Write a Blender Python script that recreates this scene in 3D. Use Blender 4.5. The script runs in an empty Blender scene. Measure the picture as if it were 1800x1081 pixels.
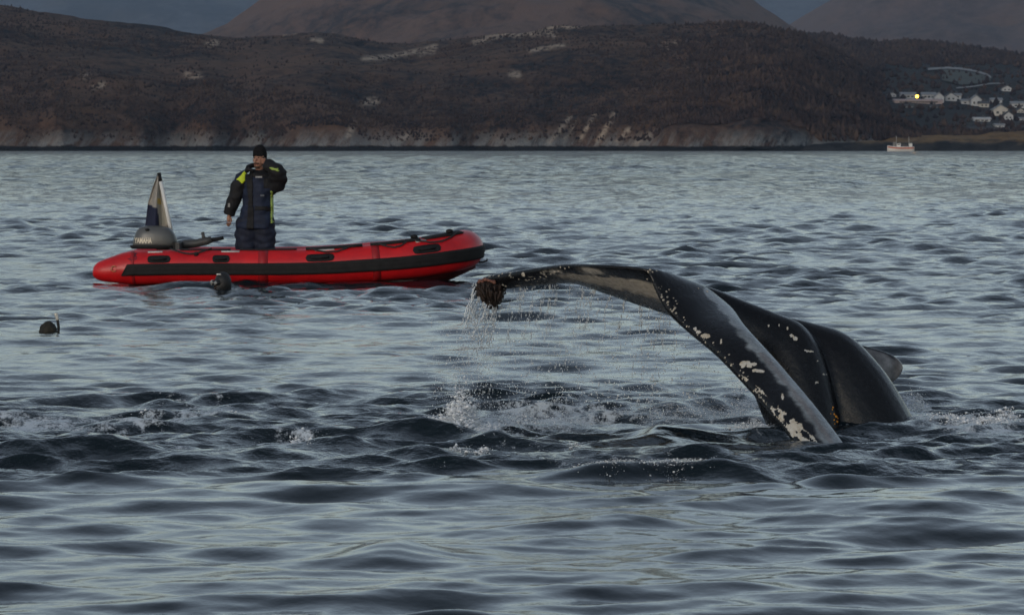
import bpy, bmesh, math, random
import numpy as np
from mathutils import Vector, noise
from mathutils.bvhtree import BVHTree

sc = bpy.context.scene
R = math.radians
rng = np.random.RandomState(7)
random.seed(7)

# ------------------------------------------------------------------ camera
F, CH, HZ = 7000.0, 1.77, 258.0            # focal length in photo pixels, eye height, horizon row
PITCH = math.atan((540.5 - HZ) / F)
SP, CP = math.sin(PITCH), math.cos(PITCH)
cd = bpy.data.cameras.new('camera')
cam = bpy.data.objects.new('camera', cd)
sc.collection.objects.link(cam)
cam.location = (0, 0, CH)
cam.rotation_euler = (math.pi / 2 - PITCH, 0, 0)
cd.sensor_width = 36.0
cd.lens = 36.0 * F / 1800.0
cd.clip_start = 0.5
cd.clip_end = 60000
cd.dof.use_dof = True
cd.dof.focus_distance = 27.0
cd.dof.aperture_fstop = 16.0
sc.camera = cam

# ------------------------------------------------------------------ world, sun, exposure
SUN_EL, SUN_AZ = R(9.0), R(205.0)          # low sun behind the camera, a little to the left (azimuth clockwise from +Y)
w = bpy.data.worlds.new('World')
sc.world = w
w.use_nodes = True
nt = w.node_tree
bg = nt.nodes['Background']
sky = nt.nodes.new('ShaderNodeTexSky')
sky.sky_type = 'NISHITA'
sky.sun_disc = False
sky.sun_elevation = SUN_EL
sky.sun_rotation = SUN_AZ
sky.air_density = 1.0
sky.dust_density = 0.8
sky.ozone_density = 2.0
hs = nt.nodes.new('ShaderNodeHueSaturation')      # thin evening cloud: a greyer sky
hs.inputs['Saturation'].default_value = .58
nt.links.new(sky.outputs[0], hs.inputs['Color'])
nt.links.new(hs.outputs[0], bg.inputs[0])
bg.inputs[1].default_value = 0.15
sd = bpy.data.lights.new('sun', 'SUN')
sd.energy = 0.5
sd.angle = R(20)
sd.color = (1.0, 0.92, 0.85)
so = bpy.data.objects.new('sun', sd)
sc.collection.objects.link(so)
sdir = Vector((math.sin(SUN_AZ) * math.cos(SUN_EL), math.cos(SUN_AZ) * math.cos(SUN_EL), math.sin(SUN_EL)))
so.rotation_euler = (-sdir).to_track_quat('-Z', 'Y').to_euler()
so.location = sdir * 200
vs = sc.view_settings
vs.view_transform = 'Standard'
vs.look = 'None'
vs.gamma = 1.0
vs.use_curve_mapping = False
vs.exposure = 0.14
try:
    sc.cycles.use_denoising = True
    sc.cycles.volume_bounces = 0
    sc.cycles.max_bounces = 8
except Exception:
    pass


# ------------------------------------------------------------------ helpers
def P(px, py, Y):
    """world point at depth Y seen at photo pixel (px, py)"""
    rx, ry = (px - 900.0) / F, -(py - 540.5) / F
    dy, dz = CP + ry * SP, -SP + ry * CP
    k = Y / dy
    return Vector((rx * k, Y, CH + dz * k))


def proj(x, y, z):
    dz = z - CH
    dep = y * CP - dz * SP
    return 900.0 + F * x / dep, 540.5 - F * (y * SP + dz * CP) / dep


def waterY(py):
    return CH * F / (py - HZ)


def sst(a, b, x):
    t = np.clip((x - a) / (b - a), 0, 1)
    return t * t * (3 - 2 * t)


def vnoise(x, y, seed=0):
    xi = np.floor(x).astype(np.int64)
    yi = np.floor(y).astype(np.int64)
    fx, fy = x - xi, y - yi
    fx = fx * fx * fx * (fx * (fx * 6 - 15) + 10)
    fy = fy * fy * fy * (fy * (fy * 6 - 15) + 10)

    def h(a, b):
        n = (a * 374761393 + b * 668265263 + seed * 1442695041) & 0xffffffff
        n = ((n ^ (n >> 13)) * 1274126177) & 0xffffffff
        n = n ^ (n >> 16)
        return (n & 0xffff) / 32767.5 - 1.0
    a = h(xi, yi) * (1 - fx) + h(xi + 1, yi) * fx
    b = h(xi, yi + 1) * (1 - fx) + h(xi + 1, yi + 1) * fx
    return a * (1 - fy) + b * fy


def fbm(x, y, oct=4, seed=0, gain=.5):
    s, a, f = 0, 1.0, 1.0
    for i in range(oct):
        s = s + a * vnoise(x * f + 17.3 * i, y * f - 9.1 * i, seed + i)
        a *= gain
        f *= 2.03
    return s


def base_of(o):
    v = Vector((0, 0, 0))
    while o is not None:
        v += o.location
        o = o.parent
    return v


def link(o, parent=None):
    sc.collection.objects.link(o)
    if parent is not None:
        o.parent = parent
    return o


def tag(o, label=None, cat=None, group=None, kind=None):
    if label:
        o['label'] = label
    if cat:
        o['category'] = cat
    if group:
        o['group'] = group
    if kind:
        o['kind'] = kind
    return o


def thing(name, loc, label, cat, group=None):
    o = bpy.data.objects.new(name, None)
    o.empty_display_size = .2
    o.location = loc
    link(o)
    return tag(o, label, cat, group)


def mesh_from(name, V, Fc, smooth=True):
    me = bpy.data.meshes.new(name)
    me.from_pydata([tuple(v) for v in V], [], Fc)
    me.update()
    if smooth:
        me.polygons.foreach_set('use_smooth', np.ones(len(me.polygons), bool))
    return me


_t = (1 + 5 ** .5) / 2
ICO_V = np.array([(-1, _t, 0), (1, _t, 0), (-1, -_t, 0), (1, -_t, 0), (0, -1, _t), (0, 1, _t), (0, -1, -_t), (0, 1, -_t),
                  (_t, 0, -1), (_t, 0, 1), (-_t, 0, -1), (-_t, 0, 1)]) / math.sqrt(1 + _t * _t)
ICO_F = np.array([(0, 11, 5), (0, 5, 1), (0, 1, 7), (0, 7, 10), (0, 10, 11), (1, 5, 9), (5, 11, 4), (11, 10, 2), (10, 7, 6), (7, 1, 8),
                  (3, 9, 4), (3, 4, 2), (3, 2, 6), (3, 6, 8), (3, 8, 9), (4, 9, 5), (2, 4, 11), (6, 2, 10), (8, 6, 7), (9, 8, 1)])


OCT_V = np.array([(1, 0, 0), (-1, 0, 0), (0, 1, 0), (0, -1, 0), (0, 0, 1), (0, 0, -1)], float)
OCT_F = np.array([(0, 2, 4), (2, 1, 4), (1, 3, 4), (3, 0, 4), (2, 0, 5), (1, 2, 5), (3, 1, 5), (0, 3, 5)])


class MB:
    def __init__(self):
        self.V, self.F = [], []

    def add(self, V, Fc):
        n = len(self.V)
        self.V += [Vector(v) for v in V]
        self.F += [[i + n for i in f] for f in Fc]
        return self

    def loft(self, secs, closed=True, caps=True):
        m = len(secs[0])
        V = [p for s in secs for p in s]
        Fc = []
        for i in range(len(secs) - 1):
            for j in range(m if closed else m - 1):
                k = (j + 1) % m
                Fc.append([i * m + j, i * m + k, (i + 1) * m + k, (i + 1) * m + j])
        if caps:
            Fc.append(list(range(m))[::-1])
            Fc.append([(len(secs) - 1) * m + j for j in range(m)])
        return self.add(V, Fc)

    def tube(self, path, rad, n=10, flat=None, up=(0, 0, 1)):
        """round tube; flat = (a, b) multipliers across / along up"""
        path = [Vector(p) for p in path]
        if not hasattr(rad, '__len__'):
            rad = [rad] * len(path)
        secs = []
        up = Vector(up)
        for i, p in enumerate(path):
            t = (path[min(i + 1, len(path) - 1)] - path[max(i - 1, 0)]).normalized()
            s = t.cross(up)
            if s.length < .05:
                s = t.cross(Vector((0, 1, 0)))
            s.normalize()
            u = s.cross(t).normalized()
            fa, fb = flat or (1, 1)
            secs.append([p + s * (math.cos(a) * rad[i] * fa) + u * (math.sin(a) * rad[i] * fb)
                         for a in [2 * math.pi * j / n for j in range(n)]])
        return self.loft(secs)

    def ell(self, c, r, n=12, m=8):
        """ellipsoid"""
        c = Vector(c)
        secs = []
        for i in range(m + 1):
            th = math.pi * (i + .02) / (m + .04)
            secs.append([c + Vector((r[0] * math.sin(th) * math.cos(2 * math.pi * j / n),
                                     r[1] * math.sin(th) * math.sin(2 * math.pi * j / n), r[2] * math.cos(th))) for j in range(n)])
        return self.loft(secs[::-1])

    def box(self, c, d, rz=0):
        c = Vector(c)
        ca, sa = math.cos(rz), math.sin(rz)
        V = []
        for z in (-1, 1):
            for x, y in ((-1, -1), (1, -1), (1, 1), (-1, 1)):
                X, Y = x * d[0] / 2, y * d[1] / 2
                V.append(c + Vector((X * ca - Y * sa, X * sa + Y * ca, z * d[2] / 2)))
        return self.add(V, [(3, 2, 1, 0), (4, 5, 6, 7), (0, 1, 5, 4), (1, 2, 6, 5), (2, 3, 7, 6), (3, 0, 4, 7)])

    def build(self, name, m, parent=None, smooth=True):
        b = base_of(parent)
        me = mesh_from(name, [v - b for v in self.V], self.F, smooth)
        me.materials.append(m)
        o = bpy.data.objects.new(name, me)
        return link(o, parent)

    def remesh(self, voxel, smooth_it=3, wrinkle=0, wscale=8):
        me = mesh_from('tmp', self.V, self.F)
        o = bpy.data.objects.new('tmp', me)
        sc.collection.objects.link(o)
        md = o.modifiers.new('r', 'REMESH')
        md.mode = 'VOXEL'
        md.voxel_size = voxel
        if smooth_it:
            s = o.modifiers.new('s', 'SMOOTH')
            s.iterations = smooth_it
            s.factor = .5
        dg = bpy.context.evaluated_depsgraph_get()
        m2 = bpy.data.meshes.new_from_object(o.evaluated_get(dg))
        bpy.data.objects.remove(o)
        V = [v.co.copy() for v in m2.vertices]
        if wrinkle:
            N = [v.normal.copy() for v in m2.vertices]
            V = [v + n * (noise.noise(Vector((v.x * wscale, v.y * wscale, v.z * wscale * 1.8))) * wrinkle) for v, n in zip(V, N)]
        Fc = [list(p.vertices) for p in m2.polygons]
        bpy.data.meshes.remove(m2)
        r = MB()
        r.V, r.F = V, Fc
        return r

    def patch(self, pred, off=.004):
        """the faces whose centre satisfies pred, lifted off the surface: a sewn-on panel"""
        me = mesh_from('tmp', self.V, self.F)
        N = [v.normal.copy() for v in me.vertices]
        sel = [list(p.vertices) for p in me.polygons if pred(p.center, p.normal)]
        bpy.data.meshes.remove(me)
        idx = {}
        r = MB()
        for f in sel:
            for i in f:
                if i not in idx:
                    idx[i] = len(r.V)
                    r.V.append(self.V[i] + N[i] * off)
            r.F.append([idx[i] for i in f])
        nv = len(r.V)
        edge = {}
        for f in r.F:
            for a, b in zip(f, f[1:] + f[:1]):
                edge[(a, b)] = 1
        inv = {v: k for k, v in idx.items()}
        rim = [(a, b) for (a, b) in edge if (b, a) not in edge]
        low = {}
        for a, b in rim:
            for q in (a, b):
                if q not in low:
                    low[q] = len(r.V)
                    r.V.append(self.V[inv[q]] - N[inv[q]] * .002)
            r.F.append([b, a, low[a], low[b]])
        return r


def clouds(pts, size, mat, name, parent=None, stretch=None, template_noise=0.25, tiny=False):
    """many small droplets / lumps as one mesh"""
    pts = np.asarray(pts, float)
    n = len(pts)
    size = np.broadcast_to(np.asarray(size, float), (n,))
    st = np.ones((n, 3)) if stretch is None else np.asarray(stretch, float)
    b = base_of(parent)
    ang = rng.rand(n) * 6.28
    TV, TF = (OCT_V, OCT_F) if tiny else (ICO_V, ICO_F)
    nv = len(TV)
    T = TV[None] * (1 + template_noise * (rng.rand(n, nv, 1) - .5))
    ca, sa = np.cos(ang)[:, None], np.sin(ang)[:, None]
    T = np.stack([T[..., 0] * ca - T[..., 1] * sa, T[..., 0] * sa + T[..., 1] * ca, T[..., 2]], -1)
    T = T * st[:, None, :] * size[:, None, None]
    V = (T + pts[:, None, :] - np.array(b)).reshape(-1, 3)
    Fc = (TF[None] + (np.arange(n) * nv)[:, None, None]).reshape(-1, 3)
    me = np_mesh(name, V, Fc)
    me.materials.append(mat)
    return link(bpy.data.objects.new(name, me), parent)


def np_mesh(name, V, Fc):
    me = bpy.data.meshes.new(name)
    k = Fc.shape[1]
    me.vertices.add(len(V))
    me.vertices.foreach_set('co', np.ascontiguousarray(V, dtype=np.float32).ravel())
    me.loops.add(Fc.size)
    me.loops.foreach_set('vertex_index', np.ascontiguousarray(Fc, dtype=np.int32).ravel())
    me.polygons.add(len(Fc))
    me.polygons.foreach_set('loop_start', (np.arange(len(Fc)) * k).astype(np.int32))
    me.polygons.foreach_set('loop_total', np.full(len(Fc), k, np.int32))
    me.polygons.foreach_set('use_smooth', np.ones(len(Fc), bool))
    me.update(calc_edges=True)
    return me


# ------------------------------------------------------------------ materials
def new_mat(name):
    m = bpy.data.materials.new(name)
    m.use_nodes = True
    t = m.node_tree
    return m, t, t.nodes['Principled BSDF']


def ramp(t, fac, stops):
    r = t.nodes.new('ShaderNodeValToRGB')
    while len(r.color_ramp.elements) < len(stops):
        r.color_ramp.elements.new(.5)
    for e, (p, c) in zip(r.color_ramp.elements, stops):
        e.position = p
        e.color = (c[0], c[1], c[2], 1) if hasattr(c, '__len__') else (c, c, c, 1)
    t.links.new(fac, r.inputs[0])
    return r.outputs[0]


def nnoise(t, scale, detail=4, vec=None, rough=.55, mapping=None):
    n = t.nodes.new('ShaderNodeTexNoise')
    n.inputs['Scale'].default_value = scale
    n.inputs['Detail'].default_value = detail
    n.inputs['Roughness'].default_value = rough
    if vec is None:
        vec = t.nodes.new('ShaderNodeTexCoord').outputs['Object']
    if mapping:
        mp = t.nodes.new('ShaderNodeMapping')
        mp.inputs['Scale'].default_value = mapping
        t.links.new(vec, mp.inputs[0])
        vec = mp.outputs[0]
    t.links.new(vec, n.inputs['Vector'])
    return n.outputs['Fac']


def mixc(t, fac, a, b, blend='MIX'):
    m = t.nodes.new('ShaderNodeMix')
    m.data_type = 'RGBA'
    m.blend_type = blend
    for v, i in ((fac, 0), (a, 6), (b, 7)):
        if hasattr(v, 'links'):
            t.links.new(v, m.inputs[i])
        elif hasattr(v, '__len__'):
            m.inputs[i].default_value = (v[0], v[1], v[2], 1)
        else:
            m.inputs[i].default_value = v
    return m.outputs[2]


def math_n(t, op, a, b=None, clamp=False):
    m = t.nodes.new('ShaderNodeMath')
    m.operation = op
    m.use_clamp = clamp
    for v, i in ((a, 0), (b, 1)):
        if v is None:
            continue
        if hasattr(v, 'links'):
            t.links.new(v, m.inputs[i])
        else:
            m.inputs[i].default_value = v
    return m.outputs[0]


def bump(t, bs, h, strength=.3, dist=.01):
    b = t.nodes.new('ShaderNodeBump')
    b.inputs['Strength'].default_value = strength
    b.inputs['Distance'].default_value = dist
    t.links.new(h, b.inputs['Height'])
    t.links.new(b.outputs[0], bs.inputs['Normal'])


def pmat(name, c1, c2=None, scale=6, rough=.6, spec=.5, bmp=0, bscale=40, metal=0, bdist=.01):
    m, t, b = new_mat(name)
    c2 = c2 or tuple(x * .7 for x in c1)
    t.links.new(ramp(t, nnoise(t, scale), [(.35, c1), (.65, c2)]), b.inputs['Base Color'])
    b.inputs['Roughness'].default_value = rough
    b.inputs['Specular IOR Level'].default_value = spec
    b.inputs['Metallic'].default_value = metal
    if bmp:
        bump(t, b, nnoise(t, bscale), bmp, bdist)
    return m


def attr(t, name):
    a = t.nodes.new('ShaderNodeAttribute')
    a.attribute_name = name
    return a


# ------------------------------------------------------------------ the sea
def wave_bands():
    r = np.random.RandomState(11)
    edges = [.14, .32, .75, 1.6, 3.6, 9.0]
    slopes = [.055, .085, .085, .06, .028]
    counts = [26, 36, 34, 24, 12]
    out = []
    for i in range(5):
        n = counts[i]
        lam = np.exp(r.uniform(math.log(edges[i]), math.log(edges[i + 1]), n))
        th = R(97) + r.normal(0, R(34), n)
        s = slopes[i] * math.sqrt(2.0 / n) * r.uniform(.6, 1.4, n)
        k = 2 * math.pi / lam
        out.append((k, th, s / k, r.uniform(0, 6.283, n)))
    return out


BANDS = wave_bands()


def ridge(X, Y, pts, sf, sb):
    """a crest line: pts = (px, base row, height); sf / sb = widths in front and behind"""
    Yc = np.array([waterY(p[1]) for p in pts])
    Xc = np.array([(p[0] - 900) / F for p in pts]) * Yc
    o = np.argsort(Xc)
    yc = np.interp(X, Xc[o], Yc[o])
    a = np.interp(X, Xc[o], np.array([p[2] for p in pts])[o], left=0, right=0)
    wob = 1 + .35 * vnoise(X * 4, Y * 2, 5)
    yc = yc + .12 * vnoise(X * 2.2, X * 0, 31)
    d = Y - yc
    return a * wob * np.exp(-(d / np.where(d < 0, sf, sb)) ** 2)


def water_masks(X, Y):
    n = vnoise(X * .55, Y * .2, 3) * .8 + vnoise(X * 1.7, Y * .6, 4) * .4 + vnoise(X * 5, Y * 2, 6) * .15
    Yn = Y + n
    near = 1 - sst(21.3, 22.0, Yn)
    band = sst(21.4, 22.0, Yn) * (1 - sst(26.8, 29.0, Yn + n))
    far = sst(36, 52, Yn)
    # a glossy boil of smooth water in front of the fluke
    qx = 900 + F * X / np.maximum(Y, 1)
    qy = HZ + F * CH / np.maximum(Y, 1)
    g = np.exp(-((qx - 1190) / 120) ** 4 - ((qy - 766) / 26) ** 4)
    near = near + g * band
    band = band * (1 - g)
    mid = np.clip(1 - near - band - far, 0, 1)
    return near, band, mid, far


GAIN = np.array([[.62, .95, .66, .27, .2], [2.6, 1.8, .9, .5, .4], [.75, 1.1, .6, .3, .28], [2.0, 2.15, 1.45, .75, .6]])


def features(X, Y):
    h = ridge(X, Y, [(330, 778, 0), (440, 778, .035), (560, 780, .06), (700, 780, .085), (800, 782, .085), (880, 790, .04), (960, 795, 0)], .24, .5)
    h += ridge(X, Y, [(1460, 800, 0), (1500, 797, .045), (1600, 796, .055), (1720, 793, .05), (1850, 790, .06), (2000, 790, 0)], .13, .3)
    h += ridge(X, Y, [(1100, 735, 0), (1190, 728, .06), (1290, 715, .10), (1360, 715, .06), (1420, 720, 0)], .35, .5)
    h += ridge(X, Y, [(-200, 742, .045), (60, 742, .045), (130, 745, 0)], .2, .3)
    h += ridge(X, Y, [(-60, 812, 0), (40, 812, .05), (200, 812, .05), (330, 815, .02), (420, 820, 0)], .16, .3)
    h += ridge(X, Y, [(330, 733, 0), (400, 733, .04), (520, 728, .04), (640, 722, .05), (720, 722, .0)], .2, .3)
    h += ridge(X, Y, [(930, 842, 0), (1040, 838, .045), (1140, 836, .05), (1230, 834, .04), (1330, 830, .03), (1420, 820, 0)], .10, .25)
    # a pointed lump of water in front of the fluke
    y0 = waterY(775)
    x0 = (1157 - 900) / F * y0
    dx, dy = (X - x0), (Y - y0)
    rr = np.sqrt((dx / np.where(dx < 0, .13, .27)) ** 2 + (dy / .45) ** 2 + .02)
    h += .10 * np.exp(-rr ** 1.25)
    h += .008 * np.sin((dy + .35 * dx) * 11) * np.exp(-(rr / 2.6) ** 2)
    # rounded boils in the smooth foreground
    for px, py, a, sx, sy in ((690, 975, .05, .22, .35), (1560, 885, .05, .9, .5), (1100, 925, .03, .4, .4)):
        yb = waterY(py)
        xb = (px - 900) / F * yb
        h += a * np.exp(-((X - xb) / sx) ** 2 - ((Y - yb) / sy) ** 2)
    return h


def water_h(X, Y, dyr=None):
    X = np.asarray(X, float)
    Y = np.asarray(Y, float)
    masks = water_masks(X, Y)
    h = np.zeros_like(X)
    hx = np.zeros_like(X)
    hy = np.zeros_like(X)
    for b, (k, th, a, ph) in enumerate(BANDS):
        s = np.zeros_like(X)
        gx = np.zeros_like(X)
        gy = np.zeros_like(X)
        for i in range(len(k)):
            c, sn = math.cos(th[i]), math.sin(th[i])
            arg = k[i] * (c * X + sn * Y) + ph[i]
            att = a[i]
            if dyr is not None:
                ly = 2 * math.pi / k[i] / max(abs(sn), .15)
                att = a[i] * sst(2.2, 4.0, ly / dyr)
            sa = np.sin(arg)
            ca = np.cos(arg)
            s += att * sa
            gx += att * c * ca
            gy += att * sn * ca
        g = sum(m * GAIN[j, b] for j, m in enumerate(masks))
        # patches of calmer and rougher water
        g = g * np.clip(1 + .45 * vnoise(X * .13 + b, Y * .035, 40 + b) + (.55 if b < 3 else .2) * vnoise(X * .7 + b, Y * .22, 50 + b), .12, 3)
        if b > 2:
            g = g * (1 - .3 * sst(60, 110, Y) + 3.4 * sst(110, 380, Y))
        h += g * s
        hx += g * gx * .8
        hy += g * gy * .8
    nearf = (Y < 60)
    f = np.zeros_like(X)
    f[nearf] = features(X[nearf], Y[nearf])
    return h + f, hx, hy


def build_water():
    rows = [-400, -150, -60, -20, 0, 5]
    y = 9.0
    while y < 11.5:
        rows.append(y)
        y *= 1.005
    while y < 1720:
        rows.append(y)
        y *= 1.0018 if y < 30 else (1.0027 if y < 120 else 1.0034)
    rows += [2500, 6000, 14000]
    rows = np.array(rows, float)
    dense = np.linspace(-1, 1, 490)
    ext = np.array([1.05, 1.15, 1.35, 1.7, 2.3, 3.5, 6, 12, 30])
    cols = np.concatenate([-ext[::-1], dense, ext])
    half = np.maximum(np.abs(rows), 12) * .129 * 1.32
    half[-3:] = half[-4]
    Yg = np.repeat(rows[:, None], len(cols), 1)
    Xg = half[:, None] * cols[None, :]
    dyr = np.gradient(rows)
    D = np.repeat(np.maximum(dyr, 1e-3)[:, None], len(cols), 1)
    D = np.maximum(D, np.where(np.abs(cols)[None, :] > 1.01, half[:, None] * .12, 0))
    h, hx, hy = water_h(Xg, Yg, D)
    # horizontal drift sharpens the crests
    V = np.stack([Xg + hx, Yg + hy, h], -1)
    near, band, mid, far = water_masks(Xg, Yg)
    px = 900 + F * Xg / np.maximum(Yg, 1)
    py = HZ + F * CH / np.maximum(Yg, 1)
    foam = band * (.24 + .38 * fbm(Xg * .8, Yg * .35, 3, 60))

    def spot(x, yy, sx, sy, a):
        return a * np.exp(-((px - x) / sx) ** 2 - ((py - yy) / sy) ** 2)
    foam += spot(1720, 752, 85, 16, .7) + spot(1620, 725, 30, 22, .45) + spot(1320, 748, 50, 8, .4) + spot(820, 748, 60, 14, .6)
    foam += spot(400, 725, 60, 9, .45) + spot(870, 800, 90, 8, .35) + spot(1130, 826, 130, 8, .45) + spot(1000, 735, 130, 10, .16)
    foam += spot(150, 800, 200, 10, .15) + spot(540, 785, 40, 8, .4) + spot(1560, 800, 150, 7, .22) + spot(180, 745, 200, 10, .12)
    foam *= (Yg < 34) & (Yg > 19)
    nr, nc = Xg.shape
    idx = np.arange(nr * nc).reshape(nr, nc)
    Fc = np.stack([idx[:-1, :-1], idx[:-1, 1:], idx[1:, 1:], idx[1:, :-1]], -1).reshape(-1, 4)
    me = np_mesh('sea', V.reshape(-1, 3), Fc)
    a = me.attributes.new('foam', 'FLOAT', 'POINT')
    a.data.foreach_set('value', np.clip(foam, 0, .62).astype(np.float32).ravel())
    a = me.attributes.new('rough_water', 'FLOAT', 'POINT')
    a.data.foreach_set('value', np.clip(band + .5 * far + .2 * mid, 0, 1).astype(np.float32).ravel())
    a = me.attributes.new('open_water', 'FLOAT', 'POINT')
    a.data.foreach_set('value', sst(60, 260, Yg).astype(np.float32).ravel())
    m, t, b = new_mat('sea_water')
    b.inputs['Base Color'].default_value = (.006, .012, .016, 1)
    b.inputs['Roughness'].default_value = .06
    b.inputs['IOR'].default_value = 1.33
    obj = t.nodes.new('ShaderNodeTexCoord').outputs['Object']
    n1 = nnoise(t, 9.0, 5, obj, .55, (.75, .6, 1))
    n2 = nnoise(t, 2.4, 3, obj, .5, (1, .6, 1))
    rw = attr(t, 'rough_water').outputs['Fac']
    hgt = math_n(t, 'MULTIPLY', n1, math_n(t, 'ADD', math_n(t, 'MULTIPLY', rw, .8), .16))
    hgt = math_n(t, 'ADD', hgt, math_n(t, 'MULTIPLY', n2, math_n(t, 'MULTIPLY', rw, 1.3)))
    n3 = nnoise(t, .55, 5, obj, .6, (1, .7, 1))
    hgt = math_n(t, 'ADD', hgt, math_n(t, 'MULTIPLY', n3, math_n(t, 'MULTIPLY', attr(t, 'open_water').outputs['Fac'], 42.0)))
    bump(t, b, hgt, 1.0, .035)
    t.links.new(math_n(t, 'ADD', math_n(t, 'MULTIPLY', attr(t, 'open_water').outputs['Fac'], .03), .06), b.inputs['Roughness'])
    fo = t.nodes.new('ShaderNodeBsdfPrincipled')
    fo.inputs['Roughness'].default_value = .8
    nf = nnoise(t, 9, 7, obj, .74, (1, .5, 1))
    nf2 = nnoise(t, 55, 3, obj, .7)
    fo.inputs['Base Color'].default_value = (.62, .66, .69, 1)
    cov = math_n(t, 'ADD', math_n(t, 'MULTIPLY', nf, .75), math_n(t, 'MULTIPLY', nf2, .25))
    cov = math_n(t, 'ADD', cov, math_n(t, 'MULTIPLY', attr(t, 'foam').outputs['Fac'], .42))
    cov = ramp(t, cov, [(.70, 0.0), (.80, 1.0)])
    mx = t.nodes.new('ShaderNodeMixShader')
    t.links.new(cov, mx.inputs[0])
    t.links.new(b.outputs[0], mx.inputs[1])
    t.links.new(fo.outputs[0], mx.inputs[2])
    t.links.new(mx.outputs[0], t.nodes['Material Output'].inputs['Surface'])
    me.materials.append(m)
    o = link(bpy.data.objects.new('sea', me))
    return tag(o, 'dark blue grey sea with short waves and whitewater round the whale', 'sea', kind='structure')


build_water()


def seah(x, y):
    return float(water_h(np.array([x]), np.array([y]))[0][0])


# ------------------------------------------------------------------ the far shore and the mountains
def interp(pts, x):
    a = np.array(pts, float)
    return np.interp(x, a[:, 0], a[:, 1])


def seg_mask(px, py, line, wid):
    """soft mask round a polyline in photo rows / columns (used to place rock outcrops on the hill)"""
    best = np.full(px.shape, 1e9)
    for (x0, y0), (x1, y1) in zip(line[:-1], line[1:]):
        dx, dy = x1 - x0, y1 - y0
        t = np.clip(((px - x0) * dx + (py - y0) * dy) / (dx * dx + dy * dy), 0, 1)
        best = np.minimum(best, np.hypot(px - x0 - t * dx, (py - y0 - t * dy)))
    return np.clip(1.3 - best / wid, 0, 1)


def terrain_mat(name, c_brown, c_dark, c_rock, shore=True, scale=1.0, rock_by_slope=.0):
    m, t, b = new_mat(name)
    b.inputs['Roughness'].default_value = .95
    b.inputs['Specular IOR Level'].default_value = .1
    obj = t.nodes.new('ShaderNodeTexCoord').outputs['Object']
    sep = t.nodes.new('ShaderNodeSeparateXYZ')
    t.links.new(obj, sep.inputs[0])
    a = nnoise(t, .012 * scale, 6, obj, .62, (1, .35, 1.6))
    c = nnoise(t, .16 * scale, 6, obj, .72, (1, .4, 1))
    col = ramp(t, math_n(t, 'ADD', math_n(t, 'MULTIPLY', a, .55), math_n(t, 'MULTIPLY', c, .45)), [(.43, c_dark), (.49, tuple((x + y) / 2 for x, y in zip(c_dark, c_brown))), (.56, c_brown)])
    warm = nnoise(t, .03 * scale, 4, obj, .6, (1, .4, 1))
    col = mixc(t, ramp(t, warm, [(.55, 0.0), (.72, .55)]), col, (c_brown[0] * 1.25, c_brown[1] * 1.05, c_brown[2] * .8))
    rk = nnoise(t, .24 * scale, 5, obj, .7, (1, .3, 1.6))
    rmask = attr(t, 'rock').outputs['Fac']
    rm = math_n(t, 'MULTIPLY', rmask, ramp(t, rk, [(.41, 0.0), (.52, 1.0)]))
    sp = ramp(t, nnoise(t, .09 * scale, 6, obj, .75, (1, .3, 2.2)), [(.655, 0.0), (.72, .55)])
    rm = math_n(t, 'MAXIMUM', rm, sp)
    rcol = ramp(t, c, [(.3, tuple(x * .7 for x in c_rock)), (.7, c_rock)])
    col = mixc(t, rm, col, rcol)
    if shore:
        z = sep.outputs[2]
        wig = math_n(t, 'MULTIPLY', math_n(t, 'SUBTRACT', rk, .5), 6.0)
        zz = math_n(t, 'ADD', z, wig)
        band = ramp(t, math_n(t, 'DIVIDE', zz, 20.0, True), [(.07, 0.0), (.11, 1.0), (.18, .85), (.46, 0.0)])
        cmb = t.nodes.new('ShaderNodeCombineXYZ')
        t.links.new(math_n(t, 'SUBTRACT', sep.outputs[0], math_n(t, 'MULTIPLY', z, .55)), cmb.inputs[0])
        t.links.new(math_n(t, 'MULTIPLY', sep.outputs[1], .15), cmb.inputs[1])
        t.links.new(math_n(t, 'MULTIPLY', z, .22), cmb.inputs[2])
        slab = ramp(t, math_n(t, 'ADD', math_n(t, 'MULTIPLY', nnoise(t, .16, 6, cmb.outputs[0], .72), .75), math_n(t, 'MULTIPLY', nnoise(t, .012, 2, obj, .5, (1, .2, .2)), .25)), [(.43, 0.0), (.54, 1.0)])
        col = mixc(t, math_n(t, 'MULTIPLY', math_n(t, 'MULTIPLY', band, slab), .75), col, (c_rock[0] * .52, c_rock[1] * .68, c_rock[2] * .88))
        wet = ramp(t, math_n(t, 'DIVIDE', math_n(t, 'ADD', z, math_n(t, 'MULTIPLY', wig, .3)), 4.0, True), [(.42, 1.0), (.55, 0.0)])
        col = mixc(t, wet, col, (.014, .014, .015))
    t.links.new(col, b.inputs['Base Color'])
    bump(t, b, c, .8, 4.0)
    return m


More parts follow.
